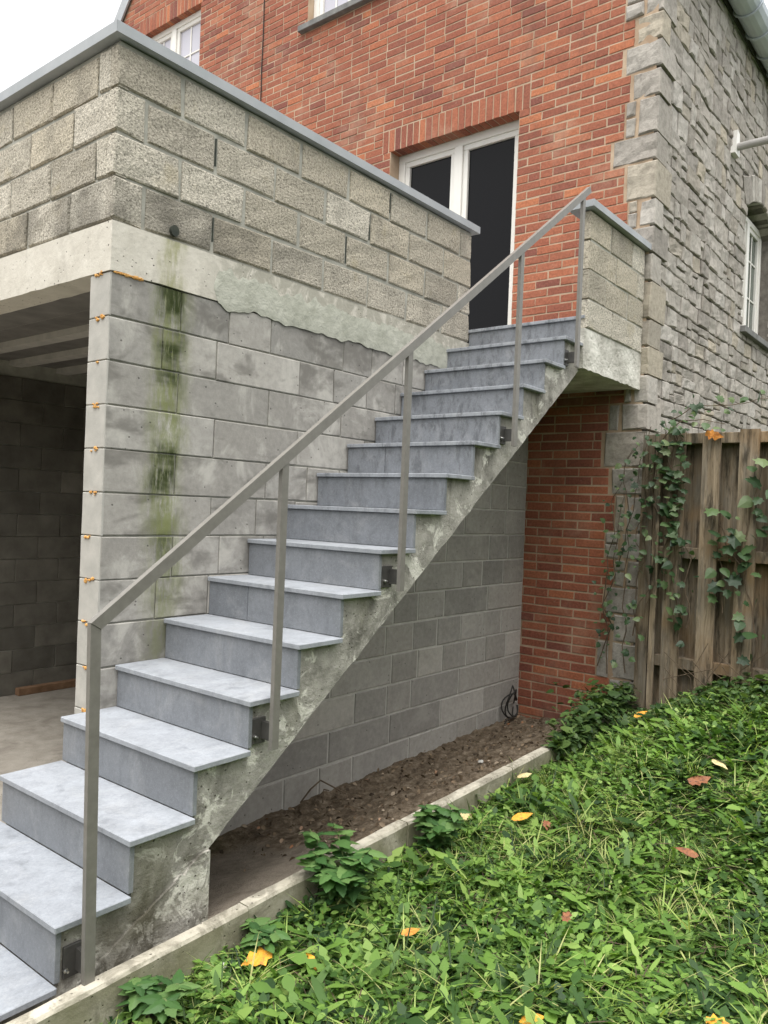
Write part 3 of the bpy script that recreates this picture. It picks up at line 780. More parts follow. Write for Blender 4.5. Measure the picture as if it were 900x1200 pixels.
# pier end (front), foam at every joint
mb = MB(); mb.box(.012, .03, .012, WT - .012, -.85, 1.998); pier = mb.build('pier', 'block_mortar', garage)
for r in range(14):
    me = rect_mesh('pier', WT - .002, .196, r % 4, .012, .003, 3, .0015, .001, 'joist')
    place('block', me, GF, -WT / 2 , -.7 + r * .2, .0015, pier)
for r in range(1, 15):
    zj = -.8 + .2 * r
    mbf = MB(); n = rng.randint(2, 9); c0 = .085 + rng.uniform(-.02, .02)
    for k in range(n):
        cy, cz = c0 + rng.uniform(-.035, .035), zj + rng.uniform(-.014, .005); rr = rng.uniform(.003, .009)
        bm = bmesh.new(); bmesh.ops.create_icosphere(bm, subdivisions=1, radius=1)
        bm.verts.index_update()
        mbf.add([(-.004 + q.co.x * .006, cy + q.co.y * rr * 1.5, cz + q.co.z * rr * rng.uniform(.7, 1.2)) for q in bm.verts], [tuple(q.index for q in f.verts) for f in bm.faces]); bm.free()
    mbf.build('foam_blob', 'foam', pier)
# foam under the beam corner
mbf = MB()
for k in range(16):
    t = k / 15; cx = .02 + t * .14; rr = rng.uniform(.005, .012)
    bm = bmesh.new(); bmesh.ops.create_icosphere(bm, subdivisions=1, radius=rr); bm.verts.index_update()
    mbf.add([(cx + q.co.x * 1.6, -.003 + q.co.y * .7, 2.0 + q.co.z + rng.uniform(-.003, .003)) for q in bm.verts], [tuple(q.index for q in f.verts) for f in bm.faces]); bm.free()
mbf.build('foam_blob', 'foam', side)
# ring beam, wavy lower edge
mb = MB(); n = 60; up = []; lo = []
for k in range(n + 1):
    x = -.006 + (HX - .03) * k / n
    lo.append((x, 2.003 + .006 * nz(x * 9, 1)))
poly = lo + [(lo[-1][0], 2.228), (-.006, 2.228)]
mb.prism_y(poly, -.006, .16)
beam = mb.build('ring_beam', 'beam', garage)
mb = MB(); poly = [(.1605 + 3.62 * k / 40, 2.003 + .005 * nz(k * .9, 4)) for k in range(41)]
poly = poly + [(3.7805, 2.228), (.1605, 2.228)]
mb.prism_x(poly, -.006, .155); mb.build('front_beam', 'beam', garage)
# mortar smear along the lower edge of the ring beam
mb = MB(); n = 220; top = []; bot = []
for k in range(n + 1):
    x = .58 + 2.25 * k / n; t = k / n
    taper = smooth(.25 + t / .02) * smooth((1 - t) / .05)
    zt = 2.16 + .045 * nz(x * 5.1, 2) + .045 * nz(x * 14, 5) + .02 * nz(x * 37, 6); zb = 1.985 + .022 * nz(x * 5, 8) + .016 * nz(x * 17, 9)
    mid = (zt + zb) / 2; top.append((x, mid + (zt - mid) * taper)); bot.append((x, mid + (zb - mid) * taper))
v = []; f = []; NR = 6
for k in range(n + 1):
    for j in range(NR):
        t = j / (NR - 1); z = bot[k][1] + (top[k][1] - bot[k][1]) * t
        edge = 0 if (j in (0, NR - 1) or k in (0, n)) else 1
        v.append((top[k][0], (-.0065 if not edge else -.0095 - .003 * nz(k * .25, j * .9, 3)), z))
for k in range(n):
    for j in range(NR - 1): f.append((k * NR + j, (k + 1) * NR + j, (k + 1) * NR + j + 1, k * NR + j + 1))
mb.add(v, f); mb.build('mortar_smear', 'smear', beam, fixn=False, smooth_=True)
# parapet of rough blocks
PX1 = 2.965
mb = MB(); mb.box(.012, PX1 - .004, .010, .148, 2.229, 3.045); par = mb.build('parapet', 'block_mortar', garage)
mb = MB(); mb.box(.012, .15, .149, 3.78, 2.229, 3.045); parf = mb.build('front_parapet', 'block_mortar', garage)
PZ = 2.235
def rough_course(fr, parent, u0, u1, r, first, ln=.408, gap=.02, flip=False):
    cuts = [u0]; nx = u0 + first
    while nx < u1 - .08: cuts.append(nx); nx += ln
    cuts.append(u1)
    for i, (a, b) in enumerate(zip(cuts, cuts[1:])):
        end0 = 0 if i == 0 else gap / 2; end1 = 0 if i == len(cuts) - 2 else gap / 2
        w = b - a - end0 - end1
        me = rect_mesh('rough', w, .184, rng.randrange(5), .06, .007, 4, .009, .006, 'block_rough')
        place('block', me, fr, (a + end0 + b - end1) / 2, PZ + .2 * r + .1, rng.uniform(-.003, .004), parent)
for r, first in enumerate([.165, .36, .165, .36]):
    rough_course(GS, par, -.004, PX1, r, first)
    xj = first
    while xj < PX1 - .1:
        if rng.random() < .45:
            h0 = PZ + .2 * r + .012 + rng.uniform(0, .06); w_ = rng.uniform(.005, .009)
            mbj = MB(); mbj.prism_y([(xj - .004 - w_, h0), (xj - .004 + w_, h0 + .004), (xj - .004 + w_ * .8, PZ + .2 * r + .186), (xj - .004 - w_ * .9, PZ + .2 * r + .182)], .0085, .03)
            mbj.build('open_joint', 'hole', par)
        xj += .408
for r, first in enumerate([.38, .17, .375, .17]):
    # courses run leftwards from the corner: mirror the cut list
    cuts = [.004]; nx = first
    while nx < 3.74: cuts.append(nx); nx += .41
    cuts.append(3.78)
    for i, (a, b) in enumerate(zip(cuts, cuts[1:])):
        a2, b2 = a + (.0 if i == 0 else .009), b - .009
        if i and rng.random() < .5:
            mbj = MB(); mbj.box(.0105, .03, a - .006, a + .005, PZ + .2 * r + .02, PZ + .2 * r + .18); mbj.build('open_joint', 'hole', parf)
        me = rect_mesh('rough', b2 - a2, .184, rng.randrange(5), .06, .007, 4, .009, .006, 'block_rough')
        place('block', me, GF, -(a2 + b2) / 2, PZ + .2 * r + .1, rng.uniform(-.003, .004), parf)
# overflow pipe hole in the first course
mb = MB(); ring = [(.326 + .024 * math.cos(a), 2.275 + .027 * math.sin(a)) for a in [2 * math.pi * k / 16 for k in range(16)]]
mb.prism_y(ring, -.016, .05); mb.build('overflow_pipe', 'hole', par)
# coping, mitred at the corner
mb = MB(); CZ = 3.052
def coping(path_pts, name, par_):
    mbx = MB(); mbx.add(path_pts, [(0, 1, 2, 3), (7, 6, 5, 4), (0, 4, 5, 1), (1, 5, 6, 2), (2, 6, 7, 3), (3, 7, 4, 0)])
    o = mbx.build(name, 'zinc', par_)
    return o
def cop(p0, p1, p2, p3, z0, z1, name, par_): return coping([(*p, z0) for p in (p0, p1, p2, p3)] + [(*p, z1) for p in (p0, p1, p2, p3)], name, par_)
ov = .035
cop((-ov, -ov), (PX1 + .05, -ov), (PX1 + .05, .19), (.19, .19), CZ, CZ + .05, 'coping', garage)
cop((-ov - .0005, -ov + .0005), (.189, .191), (.189, 3.8), (-ov - .0005, 3.8), CZ, CZ + .05, 'coping', garage)
# other walls, roof, ceiling, floor edge
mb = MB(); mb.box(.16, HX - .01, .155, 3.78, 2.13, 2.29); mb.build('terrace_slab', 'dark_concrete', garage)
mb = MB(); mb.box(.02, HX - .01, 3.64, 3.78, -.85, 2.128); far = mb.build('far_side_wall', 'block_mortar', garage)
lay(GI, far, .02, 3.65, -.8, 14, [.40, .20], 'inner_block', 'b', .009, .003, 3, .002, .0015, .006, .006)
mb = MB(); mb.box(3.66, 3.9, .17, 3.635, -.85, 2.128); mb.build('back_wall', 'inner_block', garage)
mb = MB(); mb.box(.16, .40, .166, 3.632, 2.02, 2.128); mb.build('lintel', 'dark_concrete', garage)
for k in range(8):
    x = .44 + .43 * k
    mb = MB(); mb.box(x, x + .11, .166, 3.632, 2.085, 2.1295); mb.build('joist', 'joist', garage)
# plank along the floor
plank = MB(); plank.box(1.45, 2.15, 3.55, 3.62, -.799, -.735, .004)
tag(plank.build('plank', 'plank'), 'short brown timber plank on the floor along the inner garage wall', 'plank')

# ------------------------------------------------------------------ the staircase
stairs = empty('outdoor_staircase', 'raw concrete outdoor staircase clad with grey bluestone treads and risers', 'staircase')
RISE, GO = .1925, .258
def TZ(i): return -.563 + RISE * i
def TX(i): return .093 + GO * (i - 4) + (.018 if i == 15 else 0)
SY = -.897
poly = [(TX(0) + .035, -.85)]
for i in range(0, 16):
    poly.append((TX(i) + .036, TZ(i - 1) - .0225)); poly.append((TX(i) + .036, TZ(i) - .0225))
poly.append((2.99, TZ(15) - .0225)); poly.append((2.99, 1.972))
n = 70
for k in range(n + 1):
    x = 2.975 - (2.975 + .055) * k / n
    poly.append((x, -.283 + .757 * x + .011 * nz(x * 7, 3) + .006 * nz(x * 23, 5)))
poly.append((-.062, -.55)); poly.append((-.058, -.85))
mb = MB(); mb.prism_y(poly, SY, -.003); stringer = mb.build('stringer', 'stringer', stairs)
ed = [(-.06 - .52 * k / 24, -.315 - .52 * .55 * k / 24 + .016 * nz(k * .9, 31) + .008 * nz(k * 2.7, 33)) for k in range(25)]
mb = MB(); mb.prism_y([(-.056, -.85)] + [(-.056, -.33)] + ed[1:] + [(-.6, -.85)], SY - .011 , SY - .0005); mb.build('base_infill', 'stringer', stairs)
# landing slab
mb = MB(); lp = [(2.93 + 1.024 * k / 24, 1.965 + .014 * nz(k * .7, 3) + .008 * nz(k * 1.9, 6)) for k in range(25)]
mb.prism_y(lp + [(HX - .006, 2.234), (2.93, 2.234)], -.938, SY - .001)
mb.box(2.991, HX - .006, SY - .0005, -.003, 1.972, 2.299)
landing = mb.build('landing_slab', 'slab', stairs)
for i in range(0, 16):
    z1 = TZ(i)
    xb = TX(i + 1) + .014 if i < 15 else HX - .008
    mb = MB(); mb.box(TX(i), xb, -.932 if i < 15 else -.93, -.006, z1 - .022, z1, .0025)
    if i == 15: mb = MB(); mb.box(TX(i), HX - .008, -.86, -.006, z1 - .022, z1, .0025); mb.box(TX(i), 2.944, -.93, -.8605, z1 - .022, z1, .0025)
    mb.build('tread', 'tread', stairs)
    segs = [(-.912, -.008)]
    if i in (6, 10): segs = [(-.912, -.302), (-.299, -.008)]
    for a, b in segs:
        mb = MB(); mb.box(TX(i) + .014, TX(i) + .034, a, b, (TZ(i - 1) + .001) if i else -.8, z1 - .0235, .0018)
        mb.build('riser', 'bluestone', stairs)
# landing parapet
LP = Frame((0, -.945, 0), (1, 0, 0), (0, 0, 1), (0, -1, 0))
mb = MB(); mb.box(2.98, HX - .012, -.937, -.868, 2.2345, 3.025); lpar = mb.build('landing_parapet', 'block_mortar', stairs)
for r, first in enumerate([.42, .30, .47, .36]):
    cuts = [2.945]; nx = 2.945 + first
    while nx < HX - .1: cuts.append(nx); nx += .4
    cuts.append(HX - .012)
    for a, b in zip(cuts, cuts[1:]):
        me = rect_mesh('rough', b - a - .014, .186, rng.randrange(5), .075, .006, 4, .007, .004, 'block_rough')
        place('block', me, LP, (a + b) / 2, 2.236 + .198 * r + .099, rng.uniform(-.003, .003), lpar)
cop((2.90, -.985), (HX - .004, -.985), (HX - .004, -.80), (2.90, -.80), 3.03, 3.075, 'coping', lpar)

# ------------------------------------------------------------------ the handrail
rail_o = empty('handrail', 'taupe grey square steel tube handrail bolted along the outer side of the stairs', 'handrail')
RY0, RY1 = -.983, -.963
SL = .7361; VT = .0497
def up_z(x): return .583 + SL * (x + .629)
xe, ze = 2.833, up_z(2.833)
mb = MB(); mb.prism_y([(-.629, .583), (-.592, up_z(-.592) - VT), (xe + .0237, ze - .0322), (xe, ze)], RY0 - .002, RY1 + .002)
mb.build('rail', 'steel', rail_o)
posts = [(-.629, -.592, -.575), (.168, .203, .012), (.952, .987, .59), (1.972, 2.007, 1.36), (2.742, 2.777, 1.94)]
for k, (a, b, zb) in enumerate(posts):
    mb = MB()
    sh = .024 if k == 0 else 0                     # the bottom post stands slightly out of plumb
    if k == 0: mb.prism_y([(a + sh, zb), (b + sh, zb), (b, up_z(b) - VT - .0005), (a, up_z(a) - .001)], RY0, RY1)
    else: mb.prism_y([(a, zb), (b, zb), (b, up_z(b) - VT - .0008), (a, up_z(a) - VT - .0008)], RY0, RY1)
    mb.build('post', 'steel', rail_o)
    a += sh; b += sh
    mb = MB(); mb.box(a - (.045 if k else .03), b - .002, SY - .012, SY - .001, zb + .012, zb + .115, .002); mb.box(a + .010, b - .006, RY1 + .001, SY - .0125, zb + .03, zb + .10)
    br = mb.build('bracket', 'bracket', rail_o)
    mb = MB(); mb.tube([(a - .026, SY - .0125, zb + .045), (a - .026, SY - .022, zb + .045)], .008, 6); mb.tube([(a - .026, SY - .0221, zb + .045), (a - .026, SY - .034, zb + .045)], .004, 6)
    mb.build('bolt', 'bolt', br)

# ------------------------------------------------------------------ kerb
kerb = empty('edging_kerb', 'narrow concrete edging kerb between the soil bed and the lawn', 'kerb')
def kerb_z(x): return -.565 + .030 * (x + .6)
kx = -1.95
while kx < 3.4:
    e = min(kx + .998, 3.5); mb = MB(); n = 10
    pts_t = [(kx + .002 + (e - kx - .004) * k / n) for k in range(n + 1)]
    v = []; f = []
    dy = rng.uniform(-.004, .004)
    sec = [(-1.016, -.95), (-1.016, -.012), (-1.008, 0), (-.964, 0), (-.956, -.012), (-.956, -.95)]
    for k, x in enumerate(pts_t):
        for y, dz in sec:
            top = dz > -.5
            v.append((x, y + dy + .0025 * nz(x * 6, y * 60, 2), (kerb_z(x) + dz + (.004 * nz(x * 8, y * 40, 5))) if top else -.95))
    for k in range(n):
        for j in range(5): f.append((k * 6 + j, (k + 1) * 6 + j, (k + 1) * 6 + j + 1, k * 6 + j + 1))
    f.append(tuple(range(6))); f.append(tuple(range(n * 6 + 5, n * 6 - 1, -1)))
    mb.add(v, f); mb.build('kerb_slab', 'kerb', kerb); kx += 1.0

# ------------------------------------------------------------------ fence
fence = empty('wooden_fence', 'weathered brown vertical board fence overgrown with vines beside the house corner', 'fence')
FX = 3.86
def fbase(y): return lawn_z(FX, y) - .06
def board(name, x0, x1, y0, y1, z0, z1, lean=0.0):
    mb = MB(); n = 4; v = []; f = []
    for k in range(n + 1):
        t = k / n; z = z0 + (z1 - z0) * t; d = lean * t + .004 * nz(y0 * 9, t * 3, 1)
        v += [(x0 + .004 * nz(y0 * 7, t * 2, 4), y0 + d, z), (x1, y0 + d, z), (x1, y1 + d, z), (x0 + .004 * nz(y1 * 7, t * 2, 9), y1 + d, z)]
    for k in range(n):
        for j in range(4): f.append((k * 4 + j, k * 4 + (j + 1) % 4, (k + 1) * 4 + (j + 1) % 4, (k + 1) * 4 + j))
    f += [(3, 2, 1, 0), tuple(n * 4 + j for j in range(4))]
    mb.add(v, f); return mb.build(name, 'wood', fence)
board('post', FX - .04, FX + .05, -1.125, -1.035, fbase(-1.0), 1.60)
for y in (-1.185,): board('board', FX - .06, FX - .041, y, y + .045, fbase(y), 1.595)
y = -1.235; k = 0
while y > -3.4:
    w = .122 + rng.uniform(-.006, .008)
    board('board', FX - .062, FX - .040, y - w, y, fbase(y), 1.615 + rng.uniform(-.012, .012), rng.uniform(-.01, .01))
    y -= .243
y = -1.14
while y > -3.4:
    w = .130 + rng.uniform(-.004, .012)
    board('board', FX + .055, FX + .073, y - w, y, fbase(y), 1.56 + rng.uniform(-.02, .02), rng.uniform(-.012, .012))
    y -= .243 * .5
for z0, z1 in ((1.53, 1.605), (.70, .78), (-.1, -.02)):
    mb = MB(); mb.box(FX - .0395, FX + .0545, -3.5, -1.1255, z0, z1, .003); mb.build('rail', 'wood', fence)

# ------------------------------------------------------------------ small things
mb = MB()
for k, (cx, cy, cz, r0, r1) in enumerate([(3.72, -.07, -.56, .085, .13), (3.78, -.055, -.58, .07, .11), (3.74, -.04, -.60, .10, .10)]):
    mb.tube([(cx + r0 * math.cos(a), cy + .02 * math.sin(2 * a + k), cz + r1 * math.sin(a)) for a in [2 * math.pi * q / 22 for q in range(22)]], .006, 5)
mb.tube([(3.80, -.05, -.69), (3.70, -.10, -.675), (3.55, -.12, -.67), (3.42, -.18, -.66)], .006, 5)
tag(mb.build('cable_coil', 'cable', smooth_=True), 'loops of thin black cable at the foot of the block wall by the brick corner', 'cable')
mb = MB()
mb.tube([(1.30, -.06, -.74), (1.34, -.10, -.66), (1.42, -.10, -.63), (1.50, -.12, -.68), (1.58, -.16, -.735)], .005, 5)
mb.tube([(1.36, -.18, -.72), (1.43, -.12, -.68), (1.52, -.08, -.72)], .004, 5)
tag(mb.build('twig', 'stem'), 'dark bent twig on the soil under the stairs', 'twig')
arm = empty('wall_pole', 'thick grey pole with white bracket sticking out of the stone wall above the window', 'pole')
mb = MB(); mb.tube([(5.98, HY + .02, 4.58), (5.98, HY - .9, 4.58)], .036, 16); mb.build('tube', 'pipe', arm, smooth_=False)
mb = MB(); mb.prism_y([(5.89, 4.50), (6.05, 4.50), (6.03, 4.72), (5.96, 4.74)], HY - .045, HY + .0); mb.build('bracket', 'pvc', arm)

# ------------------------------------------------------------------ leaves and plants
def tri_mesh(name, V, F, rnd, mat):
    me = bpy.data.meshes.new(name); nv, nf = len(V), len(F)
    me.vertices.add(nv); me.vertices.foreach_set('co', V.astype(np.float32).ravel())
    me.loops.add(nf * 3); me.loops.foreach_set('vertex_index', F.astype(np.int32).ravel())
    me.polygons.add(nf); me.polygons.foreach_set('loop_start', np.arange(0, nf * 3, 3, dtype=np.int32)); me.polygons.foreach_set('loop_total', np.full(nf, 3, np.int32))
    me.update(); a = me.attributes.new('rnd', 'FLOAT', 'FACE'); a.data.foreach_set('value', rnd.astype(np.float32)); me.materials.append(MAT[mat])
    return me
def strip(stations, fold=.0):
    """leaf along +x: stations of (s, half width, height)"""
    V = []; F = []
    for s_, w, h in stations: V += [(s_, w, h + fold * w), (s_, 0, h), (s_, -w, h + fold * w)]
    for k in range(len(stations) - 1):
        a = k * 3
        F += [(a, a + 1, a + 3), (a + 1, a + 4, a + 3), (a + 1, a + 2, a + 4), (a + 2, a + 5, a + 4)]
    return np.array(V, float), np.array(F, int)
def flat_strip(stations):
    V = []; F = []
    for s_, w, h in stations: V += [(s_, w, h), (s_, -w, h)]
    for k in range(len(stations) - 1):
        a = k * 2; F += [(a, a + 1, a + 2), (a + 1, a + 3, a + 2)]
    return np.array(V, float), np.array(F, int)
def curve_h(s_, c): return -c * s_ * s_
BLADES = [flat_strip([(0, .014, 0), (.35, .019, curve_h(.35, c)), (.7, .013, curve_h(.7, c)), (1, .001, curve_h(1, c))]) for c in (.15, .45, .8)]
JAGS = [[.03, .04, .09, .035, .11, .04, .13, .05, .15, .10, .01], [.02, .03, .05, .08, .03, .10, .09, .04, .13, .12, .01], [.03, .05, .06, .08, .10, .11, .12, .11, .10, .06, .01]]
STN = [[0, .12, .2, .3, .37, .47, .54, .66, .74, .88, 1], [0, .1, .22, .33, .41, .5, .58, .67, .78, .9, 1], [0, .1, .2, .3, .4, .5, .6, .7, .8, .9, 1]]
DAND = [flat_strip([(STN[q][k], JAGS[q][k] * f_, curve_h(STN[q][k], c)) for k in range(11)]) for c, f_, q in ((.1, 1, 0), (.35, .9, 1), (.6, 1.1, 0), (.2, .8, 2), (.5, 1.1, 1))]
OVAL = [strip([(0, .02, 0), (.25, .24, -.01), (.55, .32, -.03 * c), (.82, .2, -.1 * c), (1, .01, -.2 * c)], .25) for c in (.5, 1.5)]
ROUND = [strip([(0, .03, 0), (.2, .38, .03), (.55, .5, 0), (.85, .33, -.05), (1, .04, -.08)], .15)]
def scatter(protos, pos, az, pitch, roll, scale, rnd):
    Vs, Fs, Rs = [], [], []; off = 0
    pick = nrng.integers(0, len(protos), len(pos))
    for k, (V, F) in enumerate(protos):
        idx = np.where(pick == k)[0]
        if not len(idx): continue
        a, p, r, s_ = az[idx], pitch[idx], roll[idx], scale[idx]
        ca, sa, cp, sp, cr, sr = np.cos(a), np.sin(a), np.cos(p), np.sin(p), np.cos(r), np.sin(r)
        # columns: x' along leaf, y' across, z' leaf normal
        X = np.stack([ca * cp, sa * cp, sp], 1)
        Y0 = np.stack([-sa, ca, 0 * ca], 1); Z0 = np.cross(X, Y0)
        Y = Y0 * cr[:, None] + Z0 * sr[:, None]; Z = np.cross(X, Y)
        W = (V[None, :, 0, None] * X[:, None] + V[None, :, 1, None] * Y[:, None] + V[None, :, 2, None] * Z[:, None]) * s_[:, None, None] + pos[idx][:, None]
        Vs.append(W.reshape(-1, 3)); Fs.append((F[None] + (np.arange(len(idx)) * len(V))[:, None, None]).reshape(-1, 3) + off)
        Rs.append(np.repeat(rnd[idx], len(F))); off += W.shape[0] * W.shape[1]
    return np.concatenate(Vs), np.concatenate(Fs), np.concatenate(Rs)
def scatter_mesh(name, groups, mat):
    Vs, Fs, Rs = [], [], []; off = 0
    for V, F, R in groups: Vs.append(V); Fs.append(F + off); Rs.append(R); off += len(V)
    return tri_mesh(name, np.concatenate(Vs), np.concatenate(Fs), np.concatenate(Rs), mat)
def lawn_points(n, x0=-1.6, x1=3.80, y0=-4.3, y1=-1.02, keep=None, margin=170):
    P = np.empty((0, 3)); out = []
    xs = nrng.uniform(x0, x1, n); ys = nrng.uniform(y0, y1, n)
    for x, y in zip(xs, ys):
        z = lawn_z(x, y); p = project((x, y, z + .03))
        if p is None or not (-margin < p[0] < 900 + margin and p[1] < 1200 + margin * 1.3) or p[2] < .9: continue
        if keep and not keep(x, y): continue
        out.append((x, y, z))
    return np.array(out)
def U(a, b, n): return nrng.uniform(a, b, n)
# grass: loose blades plus tufts that fan out from a centre
def patch(x, y, f_, sd): return .5 + .5 * nz(x * f_, y * f_, sd)
P = lawn_points(80000, keep=lambda x, y: nrng.random() < .15 + .85 * smooth(1.5 * patch(x, y, 2.6, 5) - .25))
n = len(P); base_r = np.array([patch(p[0], p[1], 2.3, 9) for p in P]); lean = np.array([3.0 * nz(p[0] * 1.1, p[1] * 1.1, 15) for p in P])
g1 = scatter(BLADES, P - np.array([0, 0, .008]), lean * 1.5 + U(-1.6, 1.6, n), np.abs(nrng.normal(.38, .34, n)), U(-.6, .6, n), U(.05, .15, n), np.clip(base_r * .85 - .2 + U(-.05, .5, n), .01, .99))
def tufts(count, per, protos, l0, l1, pitch, keep, rscale=.03, spread=.35):
    C = lawn_points(count, keep=keep); A = []
    ps, az, pi_, sc, rn = [], [], [], [], []
    for c in C:
        m_ = int(per * rng.uniform(.6, 1.4)); s0 = rng.uniform(l0, l1); r0 = patch(c[0], c[1], 2.6, 61) * .95 - .3 + rng.uniform(-.15, .42); a0 = rng.uniform(0, 6.28); dp = rng.uniform(-.2, .3)
        for k in range(m_):
            a = a0 + 6.28 * k / m_ + rng.uniform(-spread, spread)
            ps.append((c[0] + math.cos(a) * rscale * rng.random(), c[1] + math.sin(a) * rscale * rng.random(), c[2] - .005)); az.append(a)
            pi_.append(max(.02, pitch + dp + rng.gauss(0, .25))); sc.append(s0 * rng.uniform(.55, 1.15)); rn.append(min(.99, max(.01, r0 + rng.uniform(-.12, .2))))
    n_ = len(ps)
    return scatter(protos, np.array(ps), np.array(az), np.array(pi_), U(-.4, .4, n_), np.array(sc), np.array(rn))
g1b = tufts(2500, 16, BLADES, .06, .19, .62, lambda x, y: nrng.random() < smooth(1.6 * patch(x, y, 2.6, 5) - .2))
go = link('grass', scatter_mesh('grass', [g1, g1b], 'grass')); tag(go, 'uncut matted green grass covering the lawn', 'grass', kind='stuff')
# dandelion rosettes, loose weed leaves, clover
g2 = tufts(6000, 8, DAND, .05, .16, .40, lambda x, y: nrng.random() < smooth(1.5 - 1.6 * patch(x, y, 2.6, 5)), .02)
P = lawn_points(30000, keep=lambda x, y: nrng.random() < .2 + .8 * smooth(1.3 - 1.4 * patch(x, y, 2.6, 5)))
n = len(P); base_r = np.array([patch(p[0], p[1], 2.3, 29) for p in P])
g2b = scatter(DAND, P, U(0, 6.28, n), np.abs(nrng.normal(.36, .3, n)), U(-.5, .5, n), U(.04, .12, n), np.clip(base_r * .8 - .2 + U(0, .55, n), .01, .99))
P = lawn_points(46000, keep=lambda x, y: nrng.random() < .04 + .96 * smooth(2.2 * patch(x, y, 2.1, 55) - .9))
n = len(P); base_r = np.array([patch(p[0], p[1], 2.3, 39) for p in P])
g3 = scatter(ROUND + OVAL, P + np.stack([0 * P[:, 0], 0 * P[:, 0], U(.01, .06, n)], 1), U(0, 6.28, n), U(-.4, .6, n), U(-.5, .5, n), U(.012, .034, n), np.clip(base_r * .4 + U(0, .5, n), .01, .99))
wo = link('lawn_weeds', scatter_mesh('lawn_weeds', [g2, g2b, g3], 'weed')); tag(wo, 'broad and jagged weed leaves growing all through the lawn', 'weeds', kind='stuff')
# straw: dead blades lying in the lawn
P = lawn_points(5000); n = len(P)
so = link('dead_straw', scatter_mesh('dead_straw', [scatter(BLADES, P + np.array([0, 0, .03]), U(0, 6.28, n), U(-.1, .3, n), U(-.6, .6, n), U(.05, .13, n), U(.55, .97, n))], 'litter')); tag(so, 'dry straw coloured dead blades scattered in the lawn', 'straw', kind='stuff')
# dark ground cover at the foot of the fence and along the kerb
def cover_keep(x, y):
    d = -1.02 - y
    f_ = smooth((x - 3.0 + .25 * nz(y * 3, 1)) / .5) * smooth((.95 - abs(y + 1.9)) / .5 + .6)
    k_ = .55 * smooth((.16 - d) / .14) * smooth(.3 + 1.3 * nz(x * 2.3, 4)) * smooth((x + .9) / .4)
    return nrng.random() < max(f_, k_)
P = lawn_points(30000, x1=3.84, keep=cover_keep)
n = len(P); hgt = np.array([.04 + .09 * smooth((p[0] - 2.9) / .7) for p in P])
g4 = scatter(OVAL + ROUND, P + np.stack([0 * P[:, 0], 0 * P[:, 0], U(0, 1, n) * hgt], 1), U(0, 6.28, n), U(-.5, .7, n), U(-.6, .6, n), U(.02, .06, n), U(.01, .99, n))
# leaves spilling over the kerb end by the house corner
n2 = 1500; xs = U(2.55, 3.9, n2); ys = -1.05 + np.abs(nrng.normal(0, .13, n2)) * np.clip((xs - 2.4) / 1.0, 0.1, 1.3)
zs = np.array([kerb_z(x) for x in xs]) - .02 + U(0, .17, n2) * np.clip((xs - 2.4), .2, 1)
g5 = scatter(OVAL + ROUND + DAND, np.stack([xs, ys, zs], 1), U(0, 6.28, n2), U(-.5, .7, n2), U(-.6, .6, n2), U(.03, .09, n2), U(.01, .99, n2))
co = link('ground_cover', scatter_mesh('ground_cover', [g4, g5], 'cover')); tag(co, 'dark green leafy ground cover at the foot of the fence', 'ground cover', kind='stuff')
# litter on the soil
def litter():
    n = 3200; xs = U(.4, 3.9, n); ys = -np.abs(U(.02, .94, n)); keep = (xs > .8 + .25 * U(-1, 1, n)) | (U(0, 1, n) < .06)
    xs, ys = xs[keep], ys[keep]; n = len(xs)
    zs = np.array([soil_z(x, y) for x, y in zip(xs, ys)]) + .004
    a = scatter(OVAL + BLADES, np.stack([xs, ys, zs], 1), U(0, 6.28, n), U(-.3, .9, n), U(-1.4, 1.4, n), U(.006, .036, n), U(.01, .99, n))
    return scatter_mesh('soil_litter', [a], 'litter')
tag(link('soil_litter', litter()), 'brown dead leaf bits and clods lying on the soil bed', 'litter', kind='stuff')

# vine / nettle leaf prototypes (objects that share mesh data)
def lobed(name, pts, mat, k):
    V = [(.35, 0, .03)] + [(x, y, -.10 * abs(y) - .06 * x * x) for x, y in pts]; n = len(pts)
    F = [(0, i + 1, (i + 1) % n + 1) for i in range(n)]
    me = bpy.data.meshes.new(name); me.from_pydata(V, [], F); me.update(); me.materials.append(MAT[mat]); return me
IVY = [lobed('leaf', [(0, 0), (-.08, .22), (.12, .30), (.10, .55), (.38, .36), (.62, .42), (.68, .2), (1, 0), (.68, -.2), (.62, -.42), (.38, -.36), (.10, -.55), (.12, -.30), (-.08, -.22)], 'ivy', 0),
       lobed('leaf', [(0, 0), (.05, .3), (.3, .42), (.6, .3), (1, 0), (.6, -.3), (.3, -.42), (.05, -.3)], 'ivy', 1)]
NET = [lobed('leaf', [(0, 0), (.05, .2), (.16, .27), (.24, .24), (.36, .31), (.44, .25), (.58, .25), (.66, .17), (.8, .13), (1, 0), (.8, -.13), (.66, -.17), (.58, -.25), (.44, -.25), (.36, -.31), (.24, -.24), (.16, -.27), (.05, -.2)], 'nettle', 0)]
def leaf_obj(me, p, direction, nrm, size, parent):
    x = Vector(direction).normalized(); z = Vector(nrm); z = (z - x * z.dot(x)).normalized(); y = z.cross(x)
    m_ = Matrix.Identity(4)
    for r in range(3): m_[r][0], m_[r][1], m_[r][2], m_[r][3] = x[r] * size, y[r] * size, z[r] * size, p[r]
    o = link('leaf', me, parent); o.matrix_world = m_; return o
